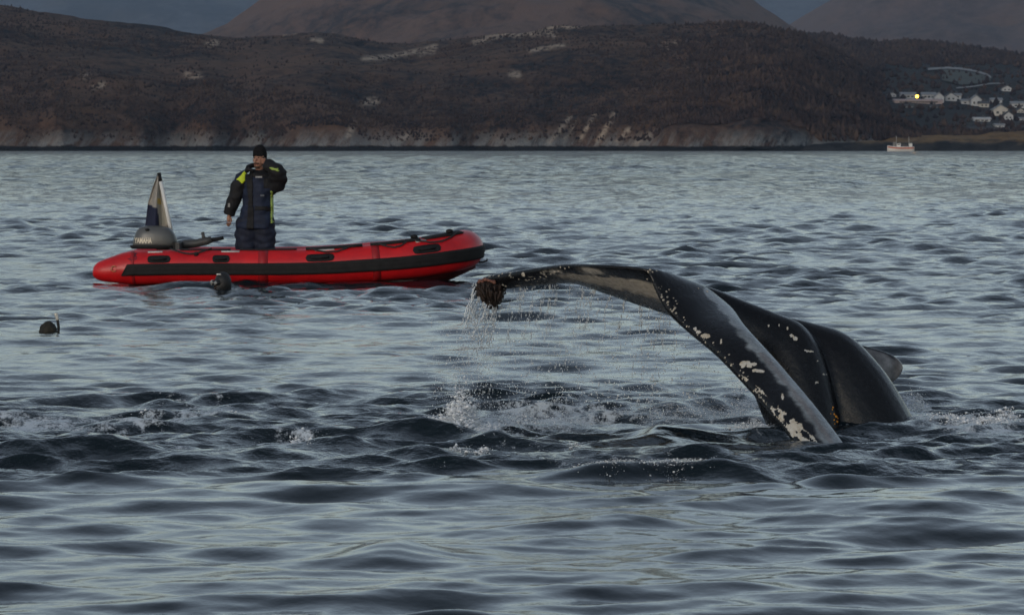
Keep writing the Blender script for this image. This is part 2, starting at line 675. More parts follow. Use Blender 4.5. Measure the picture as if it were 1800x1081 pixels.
def terrain(name, pxs, Ys, hfun, mat, label, rockfun=None, cat='hill'):
    pxg, Yg = np.meshgrid(pxs, Ys)
    Xg = (pxg - 900) / F * Yg
    Zg = hfun(pxg, Xg, Yg)
    nr, nc = Xg.shape
    idx = np.arange(nr * nc).reshape(nr, nc)
    Fc = np.stack([idx[:-1, :-1], idx[:-1, 1:], idx[1:, 1:], idx[1:, :-1]], -1).reshape(-1, 4)
    me = np_mesh(name, np.stack([Xg, Yg, Zg], -1).reshape(-1, 3), Fc)
    rock = np.zeros_like(Xg)
    if rockfun is not None:
        qx, qy = proj(Xg, Yg, Zg)
        rock = rockfun(qx, qy, Xg, Yg, Zg)
    a = me.attributes.new('rock', 'FLOAT', 'POINT')
    a.data.foreach_set('value', np.clip(rock, 0, 1).astype(np.float32).ravel())
    me.materials.append(mat)
    o = link(bpy.data.objects.new(name, me))
    return tag(o, label, cat, kind='structure')


def ridge_h(py, Y):
    return CH + (HZ - py) / F * Y


A_RIDGE = [(-900, -30), (-300, -12), (0, 9), (120, 28), (250, 44), (400, 62), (470, 60), (560, 60), (640, 72), (720, 82), (800, 70), (870, 56),
           (960, 45), (1040, 39), (1100, 42), (1200, 46), (1300, 42), (1400, 58), (1440, 76), (1500, 108), (1550, 150), (1600, 205), (1640, 243), (1700, 262), (2400, 275)]


def hA(px, X, Y):
    Yr = 2350 + 60 * np.sin(px * .004)
    Y0 = 1600 + 18 * vnoise(px / 60., px * 0, 81) + 30 * vnoise(px / 260., px * 0, 82)
    t = (Y - Y0) / (Yr - Y0)
    Hr = ridge_h(interp(A_RIDGE, px), Yr)
    tt = np.clip(t, 0, 1)
    s = .10 * sst(0, .03, tt) + .9 * tt ** .85
    s = np.where(t > 1, 1 - .7 * (t - 1), s)
    big = fbm(X / 140., Y / 220., 4, 90)
    sm = fbm(X / 28., Y / 40., 4, 95)
    h = Hr * s + np.clip(t * 6, 0, 1) * np.clip(Hr / 40, 0.05, 1) * (9.0 * big * (1 - .75 * tt) + 1.3 * sm)
    # bedding ribs that run up out of the water
    rib = np.abs(vnoise((X - (Y - 1600) * .5) / 9., X * 0 + 3, 97))
    h += np.clip(t * 20, 0, 1) * (1 - sst(.05, .25, t)) * 2.2 * rib
    return np.where(t < 0, np.maximum(t * 60, -4.0), h)


def rockA(px, py, X, Y, Z):
    r = np.zeros_like(px)
    for ln, wd in (([(640, 104), (690, 99), (745, 88), (765, 82)], 5), ([(835, 74), (880, 62), (915, 56), (950, 48)], 6), ([(905, 62), (960, 58), (975, 62)], 6),
                   ([(960, 50), (1015, 47), (1030, 41), (1078, 40)], 4), ([(930, 90), (955, 86), (990, 80)], 4), ([(740, 95), (750, 88), (760, 92)], 6),
                   ([(965, 252), (990, 222), (1002, 207)], 5), ([(988, 252), (1012, 215)], 4), ([(1050, 250), (1068, 222), (1080, 200)], 5), ([(1020, 245), (1045, 202)], 4),
                   ([(1085, 250), (1105, 228)], 5), ([(1118, 252), (1140, 240)], 6), ([(610, 245), (620, 220)], 7), ([(690, 252), (715, 240)], 7),
                   ([(365, 78), (380, 76)], 6), ([(500, 60), (520, 57)], 4), ([(550, 70), (565, 72)], 5), ([(165, 152), (180, 150)], 7), ([(330, 132), (350, 134)], 7),
                   ([(145, 135), (155, 134)], 6), ([(1170, 82), (1185, 80)], 8), ([(640, 180), (660, 178)], 8), ([(900, 130), (910, 132)], 7)):
        r = np.maximum(r, seg_mask(px, py, ln, wd))
    return r


brown = (.125, .075, .052)
dark = (.012, .010, .013)
matA = terrain_mat('heath_and_rock', brown, dark, (.50, .39, .29))
terrain('coastal_hill', np.arange(-420, 1760, 4.0), np.concatenate([np.linspace(1560, 1660, 46), np.linspace(1664, 2420, 150), np.linspace(2440, 2900, 8)]), hA, matA,
        'low brown heathland hill rising from the far shore', rockA)

E_RIDGE = [(900, 90), (1380, 57), (1450, 60), (1540, 76), (1600, 70), (1680, 77), (1740, 86), (1800, 95), (2000, 120), (2500, 160)]


def hE(px, X, Y):
    px = np.asarray(px, float)
    t = (Y - 1700.) / (3100 - 1700.)
    Hr = ridge_h(interp(E_RIDGE, px), 3100.)
    tt = np.clip(t, 0, 1)
    s = tt ** .9
    s = np.where(t > 1, 1 - .8 * (t - 1), s)
    return 3.0 + (Hr - 3) * s + np.clip(t * 4, 0, 1) * (1.6 * fbm(X / 70., Y / 160., 4, 120)) * (1 - .4 * tt)


matE = terrain_mat('dark_valley_wood', (.045, .040, .036), (.022, .023, .025), (.12, .12, .12), shore=False)
terrain('valley_slope', np.arange(1280, 2400, 6.0), np.concatenate([np.linspace(1690, 3150, 130), np.linspace(3200, 3600, 6)]), hE, matE,
        'dark wooded slope behind the village on the right', lambda px, py, X, Y, Z: np.maximum(seg_mask(px, py, [(1700, 226), (1850, 218)], 9) * .8, 0))

F_TOP = [(1150, 268), (1250, 259), (1380, 251), (1450, 246), (1540, 241), (1620, 239), (1700, 238), (1800, 233), (2300, 228)]


def hF(px, X, Y):
    Y0 = 1575 + 8 * vnoise(px / 25., px * 0, 130)
    t = (Y - Y0) / (1690. - Y0)
    Hr = ridge_h(interp(F_TOP, px), 1690.)
    tt = np.clip(t, 0, 1)
    h = Hr * (.45 * sst(0, .18, tt) + .55 * tt) + .7 * fbm(X / 12., Y / 14., 3, 133) * np.clip(t * 5, 0, 1)
    return np.where(t < 0, np.maximum(t * 40, -4), np.where(t > 1, Hr * (1 - .6 * (t - 1)), h))


m, t, b = new_mat('shore_grass_and_rock')
b.inputs['Roughness'].default_value = .95
b.inputs['Specular IOR Level'].default_value = .1
obj = t.nodes.new('ShaderNodeTexCoord').outputs['Object']
sep = t.nodes.new('ShaderNodeSeparateXYZ')
t.links.new(obj, sep.inputs[0])
nz = nnoise(t, .12, 5, obj, .65, (1, .5, 2))
grass = ramp(t, nz, [(.35, (.10, .062, .032)), (.52, (.20, .115, .045)), (.66, (.16, .12, .07))])
zz = math_n(t, 'ADD', sep.outputs[2], math_n(t, 'MULTIPLY', math_n(t, 'SUBTRACT', nz, .5), 5.0))
col = mixc(t, ramp(t, math_n(t, 'DIVIDE', zz, 8.0, True), [(.38, 0.0), (.56, 1.0)]), ramp(t, nz, [(.4, (.012, .012, .013)), (.62, (.04, .037, .034))]), grass)
t.links.new(col, b.inputs['Base Color'])
bump(t, b, nz, .6, 1.5)
terrain('shore_strip', np.arange(1140, 2300, 5.0), np.linspace(1560, 1730, 60), hF, m, 'low shore of black rock and rust brown grass')

B_RIDGE = [(100, 160), (330, 92), (400, 62), (440, 28), (470, 2), (520, -40), (620, -95), (800, -135), (1000, -150), (1150, -110), (1250, -45), (1320, 0), (1360, 26), (1400, 55), (1450, 84), (1600, 150)]


def mount(prof, Y0, Yr, amp, seed, sc_):
    def f(px, X, Y):
        tt = np.clip((Y - Y0) / (Yr - Y0), 0, 1)
        Hr = ridge_h(interp(prof, px), Yr)
        s = np.where(Y > Yr, 1 - .8 * (Y - Yr) / (Yr - Y0), tt ** .9)
        return Hr * s + np.clip(tt * 3, 0, 1) * (1 - .75 * tt) * amp * fbm(X / sc_, Y / sc_ / 1.3, 5, seed)
    return f


matB = terrain_mat('mountain_heath', (.15, .095, .072), (.034, .026, .026), (.27, .22, .19), shore=False, scale=.45)
terrain('mountain', np.arange(100, 1620, 5.0), np.concatenate([np.linspace(3100, 4600, 110), np.linspace(4650, 5400, 6)]), mount(B_RIDGE, 3000, 4600, 48, 140, 300.), matB,
        'broad brown mountain rising behind the coastal hill', cat='mountain')
C_RIDGE = [(1150, 140), (1340, 88), (1405, 46), (1440, 25), (1480, 2), (1540, -35), (1650, -90), (1800, -130), (2000, -110), (2500, 60)]
matC = terrain_mat('far_mountain_heath', (.15, .105, .09), (.08, .058, .052), (.26, .22, .20), shore=False, scale=.3)
terrain('right_mountain', np.arange(1150, 2500, 6.0), np.concatenate([np.linspace(4900, 6500, 80), np.linspace(6600, 7400, 6)]), mount(C_RIDGE, 4800, 6500, 60, 150, 480.), matC,
        'smooth mauve mountain behind the village at right', cat='mountain')
D_RIDGE = [(-500, -90), (0, -70), (300, -95), (700, -80), (1000, -60), (1400, -90), (1800, -60), (2400, -80)]
matD = terrain_mat('distant_snow_specked_mountain', (.11, .115, .13), (.05, .053, .06), (.6, .6, .62), shore=False, scale=.16)
terrain('distant_mountain', np.arange(-500, 2400, 12.0), np.concatenate([np.linspace(9500, 12500, 60), np.linspace(12700, 13500, 4)]), mount(D_RIDGE, 9000, 12500, 70, 160, 900.), matD,
        'distant blue mountain with a few snow patches', cat='mountain')


# bare birch scrub on the hill: nobody could count it
def scrub():
    n = 70000
    px = rng.uniform(-380, 1690, n)
    Y = 1600 + 760 * rng.rand(n) ** 1.5
    X = (px - 900) / F * Y
    dens = .3 + .7 * sst(1050, 1350, px) + .35 * fbm(X / 90., Y / 150., 3, 170) - .1 * (1 - sst(1605, 1625, Y)) + .35 * (1 - sst(1780, 1950, Y))
    k = rng.rand(n) < dens
    px, X, Y = px[k], X[k], Y[k]
    Z = hA(px, X, Y)
    k = Z > 4
    px, X, Y, Z = px[k], X[k], Y[k], Z[k]
    n = len(X)
    s = rng.uniform(.35, 1.15, n) * (.7 + .7 * sst(1050, 1400, px))
    st = np.stack([rng.uniform(.6, 1.1, n), np.ones(n), rng.uniform(.9, 1.8, n)], -1)
    m, t, b = new_mat('bare_birch_scrub')
    b.inputs['Roughness'].default_value = 1
    b.inputs['Specular IOR Level'].default_value = .05
    t.links.new(ramp(t, nnoise(t, .06, 4), [(.34, (.020, .016, .019)), (.52, (.048, .033, .030)), (.68, (.085, .058, .045))]), b.inputs['Base Color'])
    o = clouds(np.stack([X, Y, Z + s * .5], -1), s, m, 'birch_scrub', stretch=st, template_noise=.9, tiny=True)
    o.data.polygons.foreach_set('use_smooth', np.zeros(len(o.data.polygons), bool))
    tag(o, 'bare birch scrub covering the coastal hill', 'scrub', kind='stuff')
    n = 14000
    px = rng.uniform(1380, 2000, n)
    Y = rng.uniform(1720, 3050, n)
    X = (px - 900) / F * Y
    Z = hE(px, X, Y)
    qx, qy = proj(X, Y, Z)
    k = ~((qx > 1555) & (qy > 115) & (qy < 232)) | (rng.rand(n) < .12)
    X, Y, Z = X[k], Y[k], Z[k]
    n = len(X)
    s = rng.uniform(.8, 2.0, n)
    o = clouds(np.stack([X, Y, Z + s * .5], -1), s, m, 'valley_scrub', stretch=np.stack([np.ones(n) * .9, np.ones(n), rng.uniform(.9, 1.6, n)], -1), template_noise=.9, tiny=True)
    o.data.polygons.foreach_set('use_smooth', np.zeros(len(o.data.polygons), bool))
    tag(o, 'dark bare woodland on the slope above the village', 'woodland', kind='stuff')


scrub()


# ------------------------------------------------------------------ the village
def ground_Y(px, py):
    """depth at which the valley slope is seen at this pixel"""
    lo, hi = 1700.0, 3090.0
    for _ in range(40):
        mid = (lo + hi) / 2
        X = (px - 900) / F * mid
        z = float(hE(np.array([px]), np.array([X]), np.array([mid]))[0])
        if proj(X, mid, z)[1] > py:
            lo = mid
        else:
            hi = mid
    return mid


white = pmat('white_weatherboard', (.48, .48, .48), (.40, .41, .42), .4, .8)
cream = pmat('cream_weatherboard', (.48, .45, .40), (.42, .39, .35), .4, .8)
pinkw = pmat('pale_pink_weatherboard', (.42, .33, .31), (.36, .29, .28), .3, .8)
slate = pmat('dark_roof_tiles', (.07, .07, .075), (.045, .045, .05), .5, .8)
paler = pmat('pale_roof_sheets', (.24, .25, .26), (.18, .19, .2), .3, .7)
pane_m = pmat('dark_window_glass', (.02, .022, .026), (.03, .03, .035), .5, .15)


def house(px, py, wpx, hpx, label, wall=white, roofm=slate, gable=True, name='village_house', nwin=2, depth=8):
    Y = ground_Y(px, py)
    k = Y / F
    w_, h_ = wpx * k, hpx * k
    x = (px - 900) * k
    z = float(hE(np.array([px]), np.array([x]), np.array([Y]))[0]) - .4
    o = thing(name, (x, Y, z), label, 'house', 'houses of the village on the far shore')
    wh = h_ * (.62 if gable else .75)
    yo = depth / 2
    b_ = MB()
    b_.box((x, Y + yo, z + wh / 2), (w_, depth, wh))
    if gable:      # gable end faces the water
        b_.add([(x - w_ / 2, Y, z + wh), (x + w_ / 2, Y, z + wh), (x, Y, z + h_), (x - w_ / 2, Y + depth, z + wh), (x + w_ / 2, Y + depth, z + wh), (x, Y + depth, z + h_)],
               [(0, 1, 2), (5, 4, 3)])
    b_.build('wall', wall, o, False)
    r_ = MB()
    e, th = .5, .35
    if gable:
        for s in (-1, 1):
            a = (x + s * (w_ / 2 + e), z + wh - e * .6)
            c = (x, z + h_ + .05)
            r_.add([(a[0], Y - e, a[1]), (c[0], Y - e, c[1]), (c[0], Y + depth + e, c[1]), (a[0], Y + depth + e, a[1]),
                    (a[0], Y - e, a[1] + th), (c[0], Y - e, c[1] + th), (c[0], Y + depth + e, c[1] + th), (a[0], Y + depth + e, a[1] + th)],
                   [(0, 1, 2, 3), (7, 6, 5, 4), (0, 4, 5, 1), (1, 5, 6, 2), (2, 6, 7, 3), (3, 7, 4, 0)])
    else:
        for s in (-1, 1):
            ye = Y + yo + s * (yo + e)
            a = [(x - w_ / 2 - e, ye, z + wh - .2), (x + w_ / 2 + e, ye, z + wh - .2), (x + w_ / 2 + e, Y + yo, z + h_), (x - w_ / 2 - e, Y + yo, z + h_)]
            r_.add(a + [(p[0], p[1], p[2] + th) for p in a], [(0, 1, 2, 3), (7, 6, 5, 4), (0, 4, 5, 1), (1, 5, 6, 2), (2, 6, 7, 3), (3, 7, 4, 0)])
    ro = r_.build('roof', roofm, o, False)
    MB().box((x + w_ * .12, Y + yo, z + h_ + .5), (.9, .9, 1.6)).build('chimney', slate, ro, False)
    for i in range(nwin):
        wx = x + w_ * ((i + .5) / nwin - .5) * .8
        MB().box((wx, Y - .03, z + wh * .58), (min(1.5, w_ * .18), .12, wh * .32)).build('window', pane_m, o, False)
    return o


house(1568, 171, 13, 9, 'small pale cottage at the far left end of the village', white, slate)
house(1596, 174, 26, 12, 'wide white house just left of the lit lamp', white, paler, False, nwin=3)
house(1632, 175, 24, 13, 'white house just right of the lit lamp', white, paler, False, nwin=3)
house(1650, 181, 17, 18, 'tall white gabled house right of the long pink building', white, paler)
house(1614, 182, 84, 8, 'long low pink building below the lit lamp', pinkw, pinkw, False, 'long_building', 12, 9)
house(1598, 190, 14, 7, 'small grey shed below the left of the long pink building', paler, slate, False, 'shed', 1, 5)
house(1641, 190, 13, 6, 'small grey shed below the right of the long pink building', paler, slate, False, 'shed', 1, 5)
house(1671, 178, 20, 15, 'white gabled house with dark roof behind the tall white one', white, slate)
house(1680, 174, 17, 10, 'pale house below the curved road', white, paler, False)
house(1700, 184, 22, 10, 'low white house left of the steep gable', white, paler, False)
house(1715, 187, 18, 20, 'white house with the tallest steep gable mid village', white, paler)
house(1729, 189, 17, 11, 'white lean house right of the steep gable', cream, slate, False)
house(1751, 182, 19, 10, 'white house with broad roof above the large cream one', white, paler, False)
house(1758, 204, 26, 20, 'largest cream house in the lower right of the village', cream, paler)
house(1769, 161, 17, 11, 'lone white gabled house high on the right slope', white, slate)
house(1772, 211, 16, 15, 'white gabled house below the largest cream one', white, slate)
house(1790, 190, 26, 12, 'long white house at the right edge of the village', white, paler, False)
house(1793, 199, 12, 9, 'small cream cottage under the long white house', cream, slate)
house(1726, 214, 28, 8, 'long low white boathouse near the shore', white, white, False, 'boathouse', 3)
house(1757, 224, 16, 7, 'small white shed lowest in the village', white, paler, False, 'shed', 1)
house(1797, 212, 14, 6, 'low white outbuilding at the right edge near the shore', white, paler, False, 'shed', 1)

# curved road and field above the village
field_m = pmat('dull_green_pasture', (.040, .048, .034), (.034, .038, .030), .05, .95)
road_m = pmat('pale_gravel_road', (.26, .26, .25), (.20, .20, .2), .2, .9)


def drape(name, lines, mat, lift, label):
    """strip of ground between two pixel polylines, laid on the slope"""
    b_ = MB()
    rows = []
    for (a, c) in zip(*lines):
        row = []
        for i in range(5):
            q = (a[0] + (c[0] - a[0]) * i / 4, a[1] + (c[1] - a[1]) * i / 4)
            Y = ground_Y(*q)
            X = (q[0] - 900) / F * Y
            row.append(Vector((X, Y, float(hE(np.array([q[0]]), np.array([X]), np.array([Y]))[0]) + lift)))
        rows.append(row)
    b_.loft(rows, closed=False, caps=False)
    o = b_.build(name, mat, None)
    return tag(o, label, name.replace('_', ' '), kind='structure')


xs = np.linspace(1655, 1740, 18)
top = interp([(1640, 123), (1665, 122), (1690, 124), (1715, 128), (1735, 134), (1742, 138)], xs)
bot = interp([(1655, 144), (1690, 152), (1720, 149), (1742, 144)], xs)
drape('pasture', ([(x, y + 3) for x, y in zip(xs, top)], list(zip(xs, bot))), field_m, .8, 'dull green field inside the bend of the road')
xs = np.linspace(1630, 1741, 24)
top = interp([(1630, 123.5), (1665, 121), (1690, 123), (1715, 127), (1735, 134), (1742, 139)], xs)
drape('curved_road', (list(zip(xs, top)), [(x, y + 3.6) for x, y in zip(xs, top)]), road_m, 1.2, 'pale road bending round the field above the village')
drape('lower_road', ([(1680, 158), (1710, 155), (1740, 150), (1765, 149)], [(1680, 160), (1710, 157), (1740, 152), (1765, 151)]), road_m, 1.2, 'pale road along the lower edge of the field')

# street lamp, lit
Yl = ground_Y(1612, 182) - 14
lx, lz = (1612 - 900) / F * Yl, float(hE(np.array([1612.]), np.array([(1612 - 900) / F * Yl]), np.array([Yl]))[0])
lamp_top = P(1612, 170, Yl)
o = thing('street_lamp', (lx, Yl, lz - .3), 'lit yellow lamp on a post in front of the white houses', 'street lamp')
MB().tube([(lx, Yl, lz - .3), (lx, Yl, lamp_top.z - .4)], [.12, .08], 8).build('pole', pmat('galvanised_steel', (.2, .2, .2)), o)
m, t, b = new_mat('sodium_lamp_glow')
b.inputs['Base Color'].default_value = (1, .7, .2, 1)
b.inputs['Emission Color'].default_value = (1.0, .52, .04, 1)
b.inputs['Emission Strength'].default_value = 12
MB().ell(lamp_top, (.75, .75, .75)).build('lamp_globe', m, o)

# ------------------------------------------------------------------ fishing boat under the far shore
fb_white = pmat('white_boat_paint', (.62, .60, .57), (.55, .53, .5), .4, .5)
fb_red = pmat('orange_red_boat_stripe', (.5, .13, .06), (.42, .1, .05), .4, .5)
fb_dark = pmat('dark_deck_gear', (.03, .03, .032), (.05, .05, .05), .6, .6)


def fishing_boat():
    Y = 1500.0
    k = Y / F

    def q(px, up, dy=0.0):
        return Vector(((px - 900) * k, Y + dy, up * k))
    c = q(1581, 0)
    o = thing('fishing_boat', c, 'small white and orange fishing boat off the dark shore', 'fishing boat')

    def hull(z0, z1, bow, stern, bw):
        secs = []
        for f in np.linspace(0, 1, 9):
            px = bow + (stern - bow) * f
            hw = bw * (min(1, (f * 2.2)) ** .6)
            zt = z1 + 2.2 * max(0, 1 - f * 2.5) ** 1.5
            secs.append([q(px, zt, -hw - .02), q(px + (0 if f > .1 else 1), z0, -hw * .8 - .02), q(px, z0, hw * .8 + .02), q(px, zt, hw + .02)])
        return secs
    MB().loft(hull(-2, 8.2, 1559, 1606, 1.7)).build('hull', fb_white, o)
    sec = []
    for f in np.linspace(0.02, .98, 10):
        px = 1559 + 47 * f
        hw = 1.7 * (min(1, f * 2.2) ** .6) + .06
        zt = 2.2 * max(0, 1 - f * 2.5) ** 1.5
        sec.append([q(px, 4.2 + zt, -hw), q(px, 6.8 + zt, -hw), q(px, 6.8 + zt, hw), q(px, 4.2 + zt, hw)])
    MB().loft(sec).build('hull_stripe', fb_red, o)
    MB().box(q(1579, 11), (1.5, 2.0, 5.5 * k)).build('wheelhouse', fb_white, o, False)
    MB().box(q(1579, 12, -1.01), (1.0, .06, 1.8 * k)).build('window', pane_m, o, False)
    MB().box(q(1590, 10.0), (2.0, 1.8, 4 * k)).build('deck_gear', fb_dark, o, False)
    MB().box(q(1600, 11), (1.1, 2.0, 6 * k)).build('aft_shelter', fb_white, o, False)
    MB().box(q(1571.5, 12), (.9, 1.2, 8 * k)).build('net_hauler', pmat('grey_net_hauler', (.2, .19, .18)), o, False)
    for px, top in ((1575, 27), (1597, 26)):
        MB().tube([q(px, 8), q(px, top)], .06, 6).build('mast', fb_white, o)


fishing_boat()

# ------------------------------------------------------------------ the whale
WB = P(1400, 765, 24.6)
whale = thing('humpback_whale', (WB.x, WB.y, 0), 'diving humpback whale with black tail stock and barnacled flukes raised over the water', 'whale')


def smoothpath(rows, n):
    """Catmull-Rom through rows of numbers"""
    a = np.array(rows, float)
    m_ = len(a)
    out = []
    for u in np.linspace(0, m_ - 1, n):
        i = min(int(u), m_ - 2)
        f = u - i
        p0, p1, p2, p3 = a[max(i - 1, 0)], a[i], a[i + 1], a[min(i + 2, m_ - 1)]
        out.append(.5 * (2 * p1 + (p2 - p0) * f + (2 * p0 - 5 * p1 + 4 * p2 - p3) * f * f + (3 * p1 - p0 - 3 * p2 + p3) * f ** 3))
    return out


def blade(mb, rows, n=40, m=20, power=1.0):
    """rows: (px1, py1, Y1, px2, py2, Y2, thickness)"""
    S = smoothpath(rows, n)
    A = [P(*s[0:3]) for s in S]
    B = [P(*s[3:6]) for s in S]
    secs = []
    for i in range(n):
        c = (A[i] + B[i]) / 2
        ax = (A[i] - B[i]) / 2
        j, k = max(i - 1, 0), min(i + 1, n - 1)
        tg = ((A[k] + B[k]) - (A[j] + B[j])).normalized()
        nr = tg.cross(ax).normalized()
        sec = []
        for q in range(m):
            a = 2 * math.pi * q / m
            ca, sa = math.cos(a), math.sin(a)
            sec.append(c + ax * ca + nr * (sa * abs(sa) ** (power - 1) * S[i][6] / 2))
        secs.append(sec)
    mb.loft(secs)


wb = MB()
# right fluke: its trailing edge (nearer the camera) and leading edge
blade(wb, [(1137, 471, 25.0, 1205, 494, 25.3, .05), (1150, 505, 24.97, 1243, 509, 25.3, .10), (1170, 541, 24.9, 1265, 527, 25.28, .14), (1203, 574, 24.8, 1291, 550, 25.15, .155),
           (1265, 628, 24.5, 1316, 583, 24.8, .15), (1325, 692, 24.2, 1377, 650, 24.45, .145), (1370, 744, 23.9, 1428, 710, 24.1, .14), (1412, 797, 23.6, 1482, 782, 23.8, .13), (1455, 860, 23.3, 1525, 850, 23.45, .1)], 60, 24)
# left fluke: leading edge on top, trailing edge below and behind
blade(wb, [(1230, 508, 25.4, 1225, 575, 25.75, .16), (1190, 490, 25.35, 1200, 563, 25.85, .13), (1150, 477, 25.3, 1180, 553, 25.95, .11), (1110, 470, 25.35, 1128, 536, 26.05, .10), (1050, 467, 25.5, 1066, 514, 26.2, .09),
           (1000, 467, 25.75, 1010, 495, 26.3, .085), (950, 473, 26.0, 953, 498, 26.35, .085), (905, 480, 26.2, 907, 503, 26.42, .085), (872, 484, 26.35, 874, 507, 26.5, .085), (848, 488, 26.45, 850, 508, 26.55, .07)], 60, 20)
# tail stock
blade(wb, [(1150, 478, 25.4, 1180, 556, 25.6, .12), (1240, 503, 25.5, 1240, 590, 25.6, .2), (1300, 525, 25.5, 1290, 625, 25.55, .28), (1360, 548, 25.5, 1320, 680, 25.5, .34),
           (1412, 572, 25.42, 1345, 740, 25.45, .4), (1448, 625, 25.38, 1365, 800, 25.4, .46), (1470, 700, 25.35, 1385, 860, 25.35, .5), (1485, 800, 25.35, 1405, 930, 25.35, .5)], 40, 24)
# the back behind it
blade(wb, [(1330, 546, 25.58, 1330, 640, 25.58, .15), (1425, 566, 25.6, 1380, 700, 25.6, .34), (1492, 589, 25.6, 1400, 760, 25.6, .5), (1547, 642, 25.6, 1420, 830, 25.6, .62),
           (1586, 700, 25.6, 1440, 880, 25.6, .72), (1614, 756, 25.6, 1470, 920, 25.6, .78), (1640, 840, 25.6, 1500, 980, 25.6, .8)], 40, 28)
# flipper tip that shows behind the back
blade(wb, [(1490, 600, 26.3, 1520, 690, 26.3, .10), (1528, 609, 26.35, 1556, 680, 26.35, .10), (1562, 620, 26.4, 1575, 668, 26.4, .09), (1580, 634, 26.45, 1583, 655, 26.45, .07)], 20, 16)
wb = wb.remesh(.0108, 12)
wv = np.array([tuple(v) for v in wb.V])
wpx, wpy = proj(wv[:, 0], wv[:, 1], wv[:, 2])
n1 = np.array([noise.noise(Vector(v) * 14) for v in wv])
n2 = np.array([noise.noise(Vector(v) * 45) for v in wv])
n3 = np.array([noise.noise(Vector((v[0] * 9, v[1] * 9, v[2] * 9 + 7))) for v in wv])
tmp = mesh_from('tmp', wb.V, wb.F)
wn = np.zeros(len(wv) * 3)
tmp.vertices.foreach_get('normal', wn)
wn = wn.reshape(-1, 3)
bpy.data.meshes.remove(tmp)
col = np.tile(np.array([.007, .0075, .009]), (len(wv), 1))


scar = np.zeros(len(wv))


def blend(mask, c):
    global col
    mask = np.clip(mask, 0, 1)[:, None]
    col = col * (1 - mask) + np.array(c)[None] * mask


edge = [(1137, 471), (1150, 505), (1170, 541), (1203, 574), (1265, 628), (1325, 692), (1370, 744), (1412, 797), (1455, 860)]
lead = [(1205, 494), (1243, 509), (1265, 527), (1291, 550), (1316, 583), (1377, 650), (1428, 710), (1482, 782), (1525, 850)]
# the blade a vertex belongs to, from depth
blade_r = (wpx > 1130) & (wv[:, 1] < np.interp(wpx, [1130, 1200, 1290, 1380, 1480], [25.2, 25.33, 25.12, 24.8, 24.4]))
left = (wpx < np.interp(wpy, [470, 505, 560], [1150, 1165, 1200])) & ~blade_r
# left fluke underside: cream stripe, then grey
topc = np.interp(wpx, [985, 1010, 1060, 1110, 1150, 1180], [481, 482, 485, 491, 496, 506])
botc = np.interp(wpx, [985, 1010, 1060, 1110, 1150, 1190], [488, 492, 500, 512, 523, 540])
g = sst(-2, 3, wpy - topc + n1 * 4 + n2 * 2) * left * sst(978, 992, wpx + n1 * 8)
blend(g * (.9), (.082, .08, .08))
blend(g * (1 - sst(-3, 5, wpy - botc + n1 * 4)) * .95, (.50, .44, .35))
tip_e = np.interp(wpx, [1000, 1050, 1128, 1200], [495, 510, 537, 563])
blend(left * sst(-7, -2, wpy - tip_e + n2 * 3) * sst(1005, 1030, wpx), (.02, .02, .022))
blend(left * np.exp(-((wpx - 1040) / 20) ** 4 - ((wpy - 477 - (wpx - 1040) * .1) / 5) ** 4 + n1 * 1.2) * sst(-.1, .25, n1 + .35), (.40, .37, .32))
blend(left * np.exp(-((wpx - 975) / 12) ** 2 - ((wpy - 479) / 4) ** 2) * sst(-.1, .3, n2 + .25), (.45, .42, .36))
blend(left * sst(.28, .42, n2) * sst(.05, .2, n3 + .1) * (wpx < 990) * sst(474, 480, wpy), (.38, .35, .3))
# pale worn strip along the trailing edge, widening towards the water
d_edge = np.full(len(wv), 1e9)
for (x0, y0), (x1, y1) in zip(edge[:-1], edge[1:]):
    dx, dy = x1 - x0, y1 - y0
    tt = np.clip(((wpx - x0) * dx + (wpy - y0) * dy) / (dx * dx + dy * dy), 0, 1)
    d_edge = np.minimum(d_edge, np.hypot(wpx - x0 - tt * dx, wpy - y0 - tt * dy))
wid = np.interp(wpy, [540, 570, 640, 690, 720, 760, 800], [4, 8, 11, 17, 26, 34, 40])
ns = np.array([noise.noise(Vector(((v[0] + v[2]) * 30, v[1] * 10, (v[2] - v[0]) * 8))) for v in wv])
dens = np.interp(wpy, [540, 580, 640, 690, 730, 770], [-.05, -.1, -.08, .02, .22, .40])
strip = blade_r * sst(2, 5, d_edge + n2 * 2) * (1 - sst(wid * .75, wid, d_edge + n1 * 6)) * np.clip(.42 + dens * 1.1 + .5 * ns, .05, .95)
nq = np.array([noise.noise(Vector(((v[0] + v[2]) * 34, v[1] * 12, (v[2] - v[0]) * 9 + 3))) for v in wv])
strip = strip * (1 - .85 * sst(.20, .32, nq))
scar = np.maximum(scar, strip)
# pale leading edge: greyish skin with sky sheen painted into the colour
d_lead = np.full(len(wv), 1e9)
for (x0, y0), (x1, y1) in zip(lead[1:-1], lead[2:]):
    dx, dy = x1 - x0, y1 - y0
    tt = np.clip(((wpx - x0) * dx + (wpy - y0) * dy) / (dx * dx + dy * dy), 0, 1)
    d_lead = np.minimum(d_lead, np.hypot(wpx - x0 - tt * dx, wpy - y0 - tt * dy))
wl = np.interp(wpy, [500, 540, 600, 680, 780], [5, 16, 24, 30, 38])
blend(blade_r * (1 - sst(wl * .5, wl * .8, d_lead + n1 * 7 + n2 * 3)) * (.8 + .35 * n3), (.25, .275, .29))
blend(blade_r * (1 - sst(2, 6, np.abs(d_lead - wl * .35) + n1 * 3)) * .5 * (wpy > 620), (.17, .14, .13))
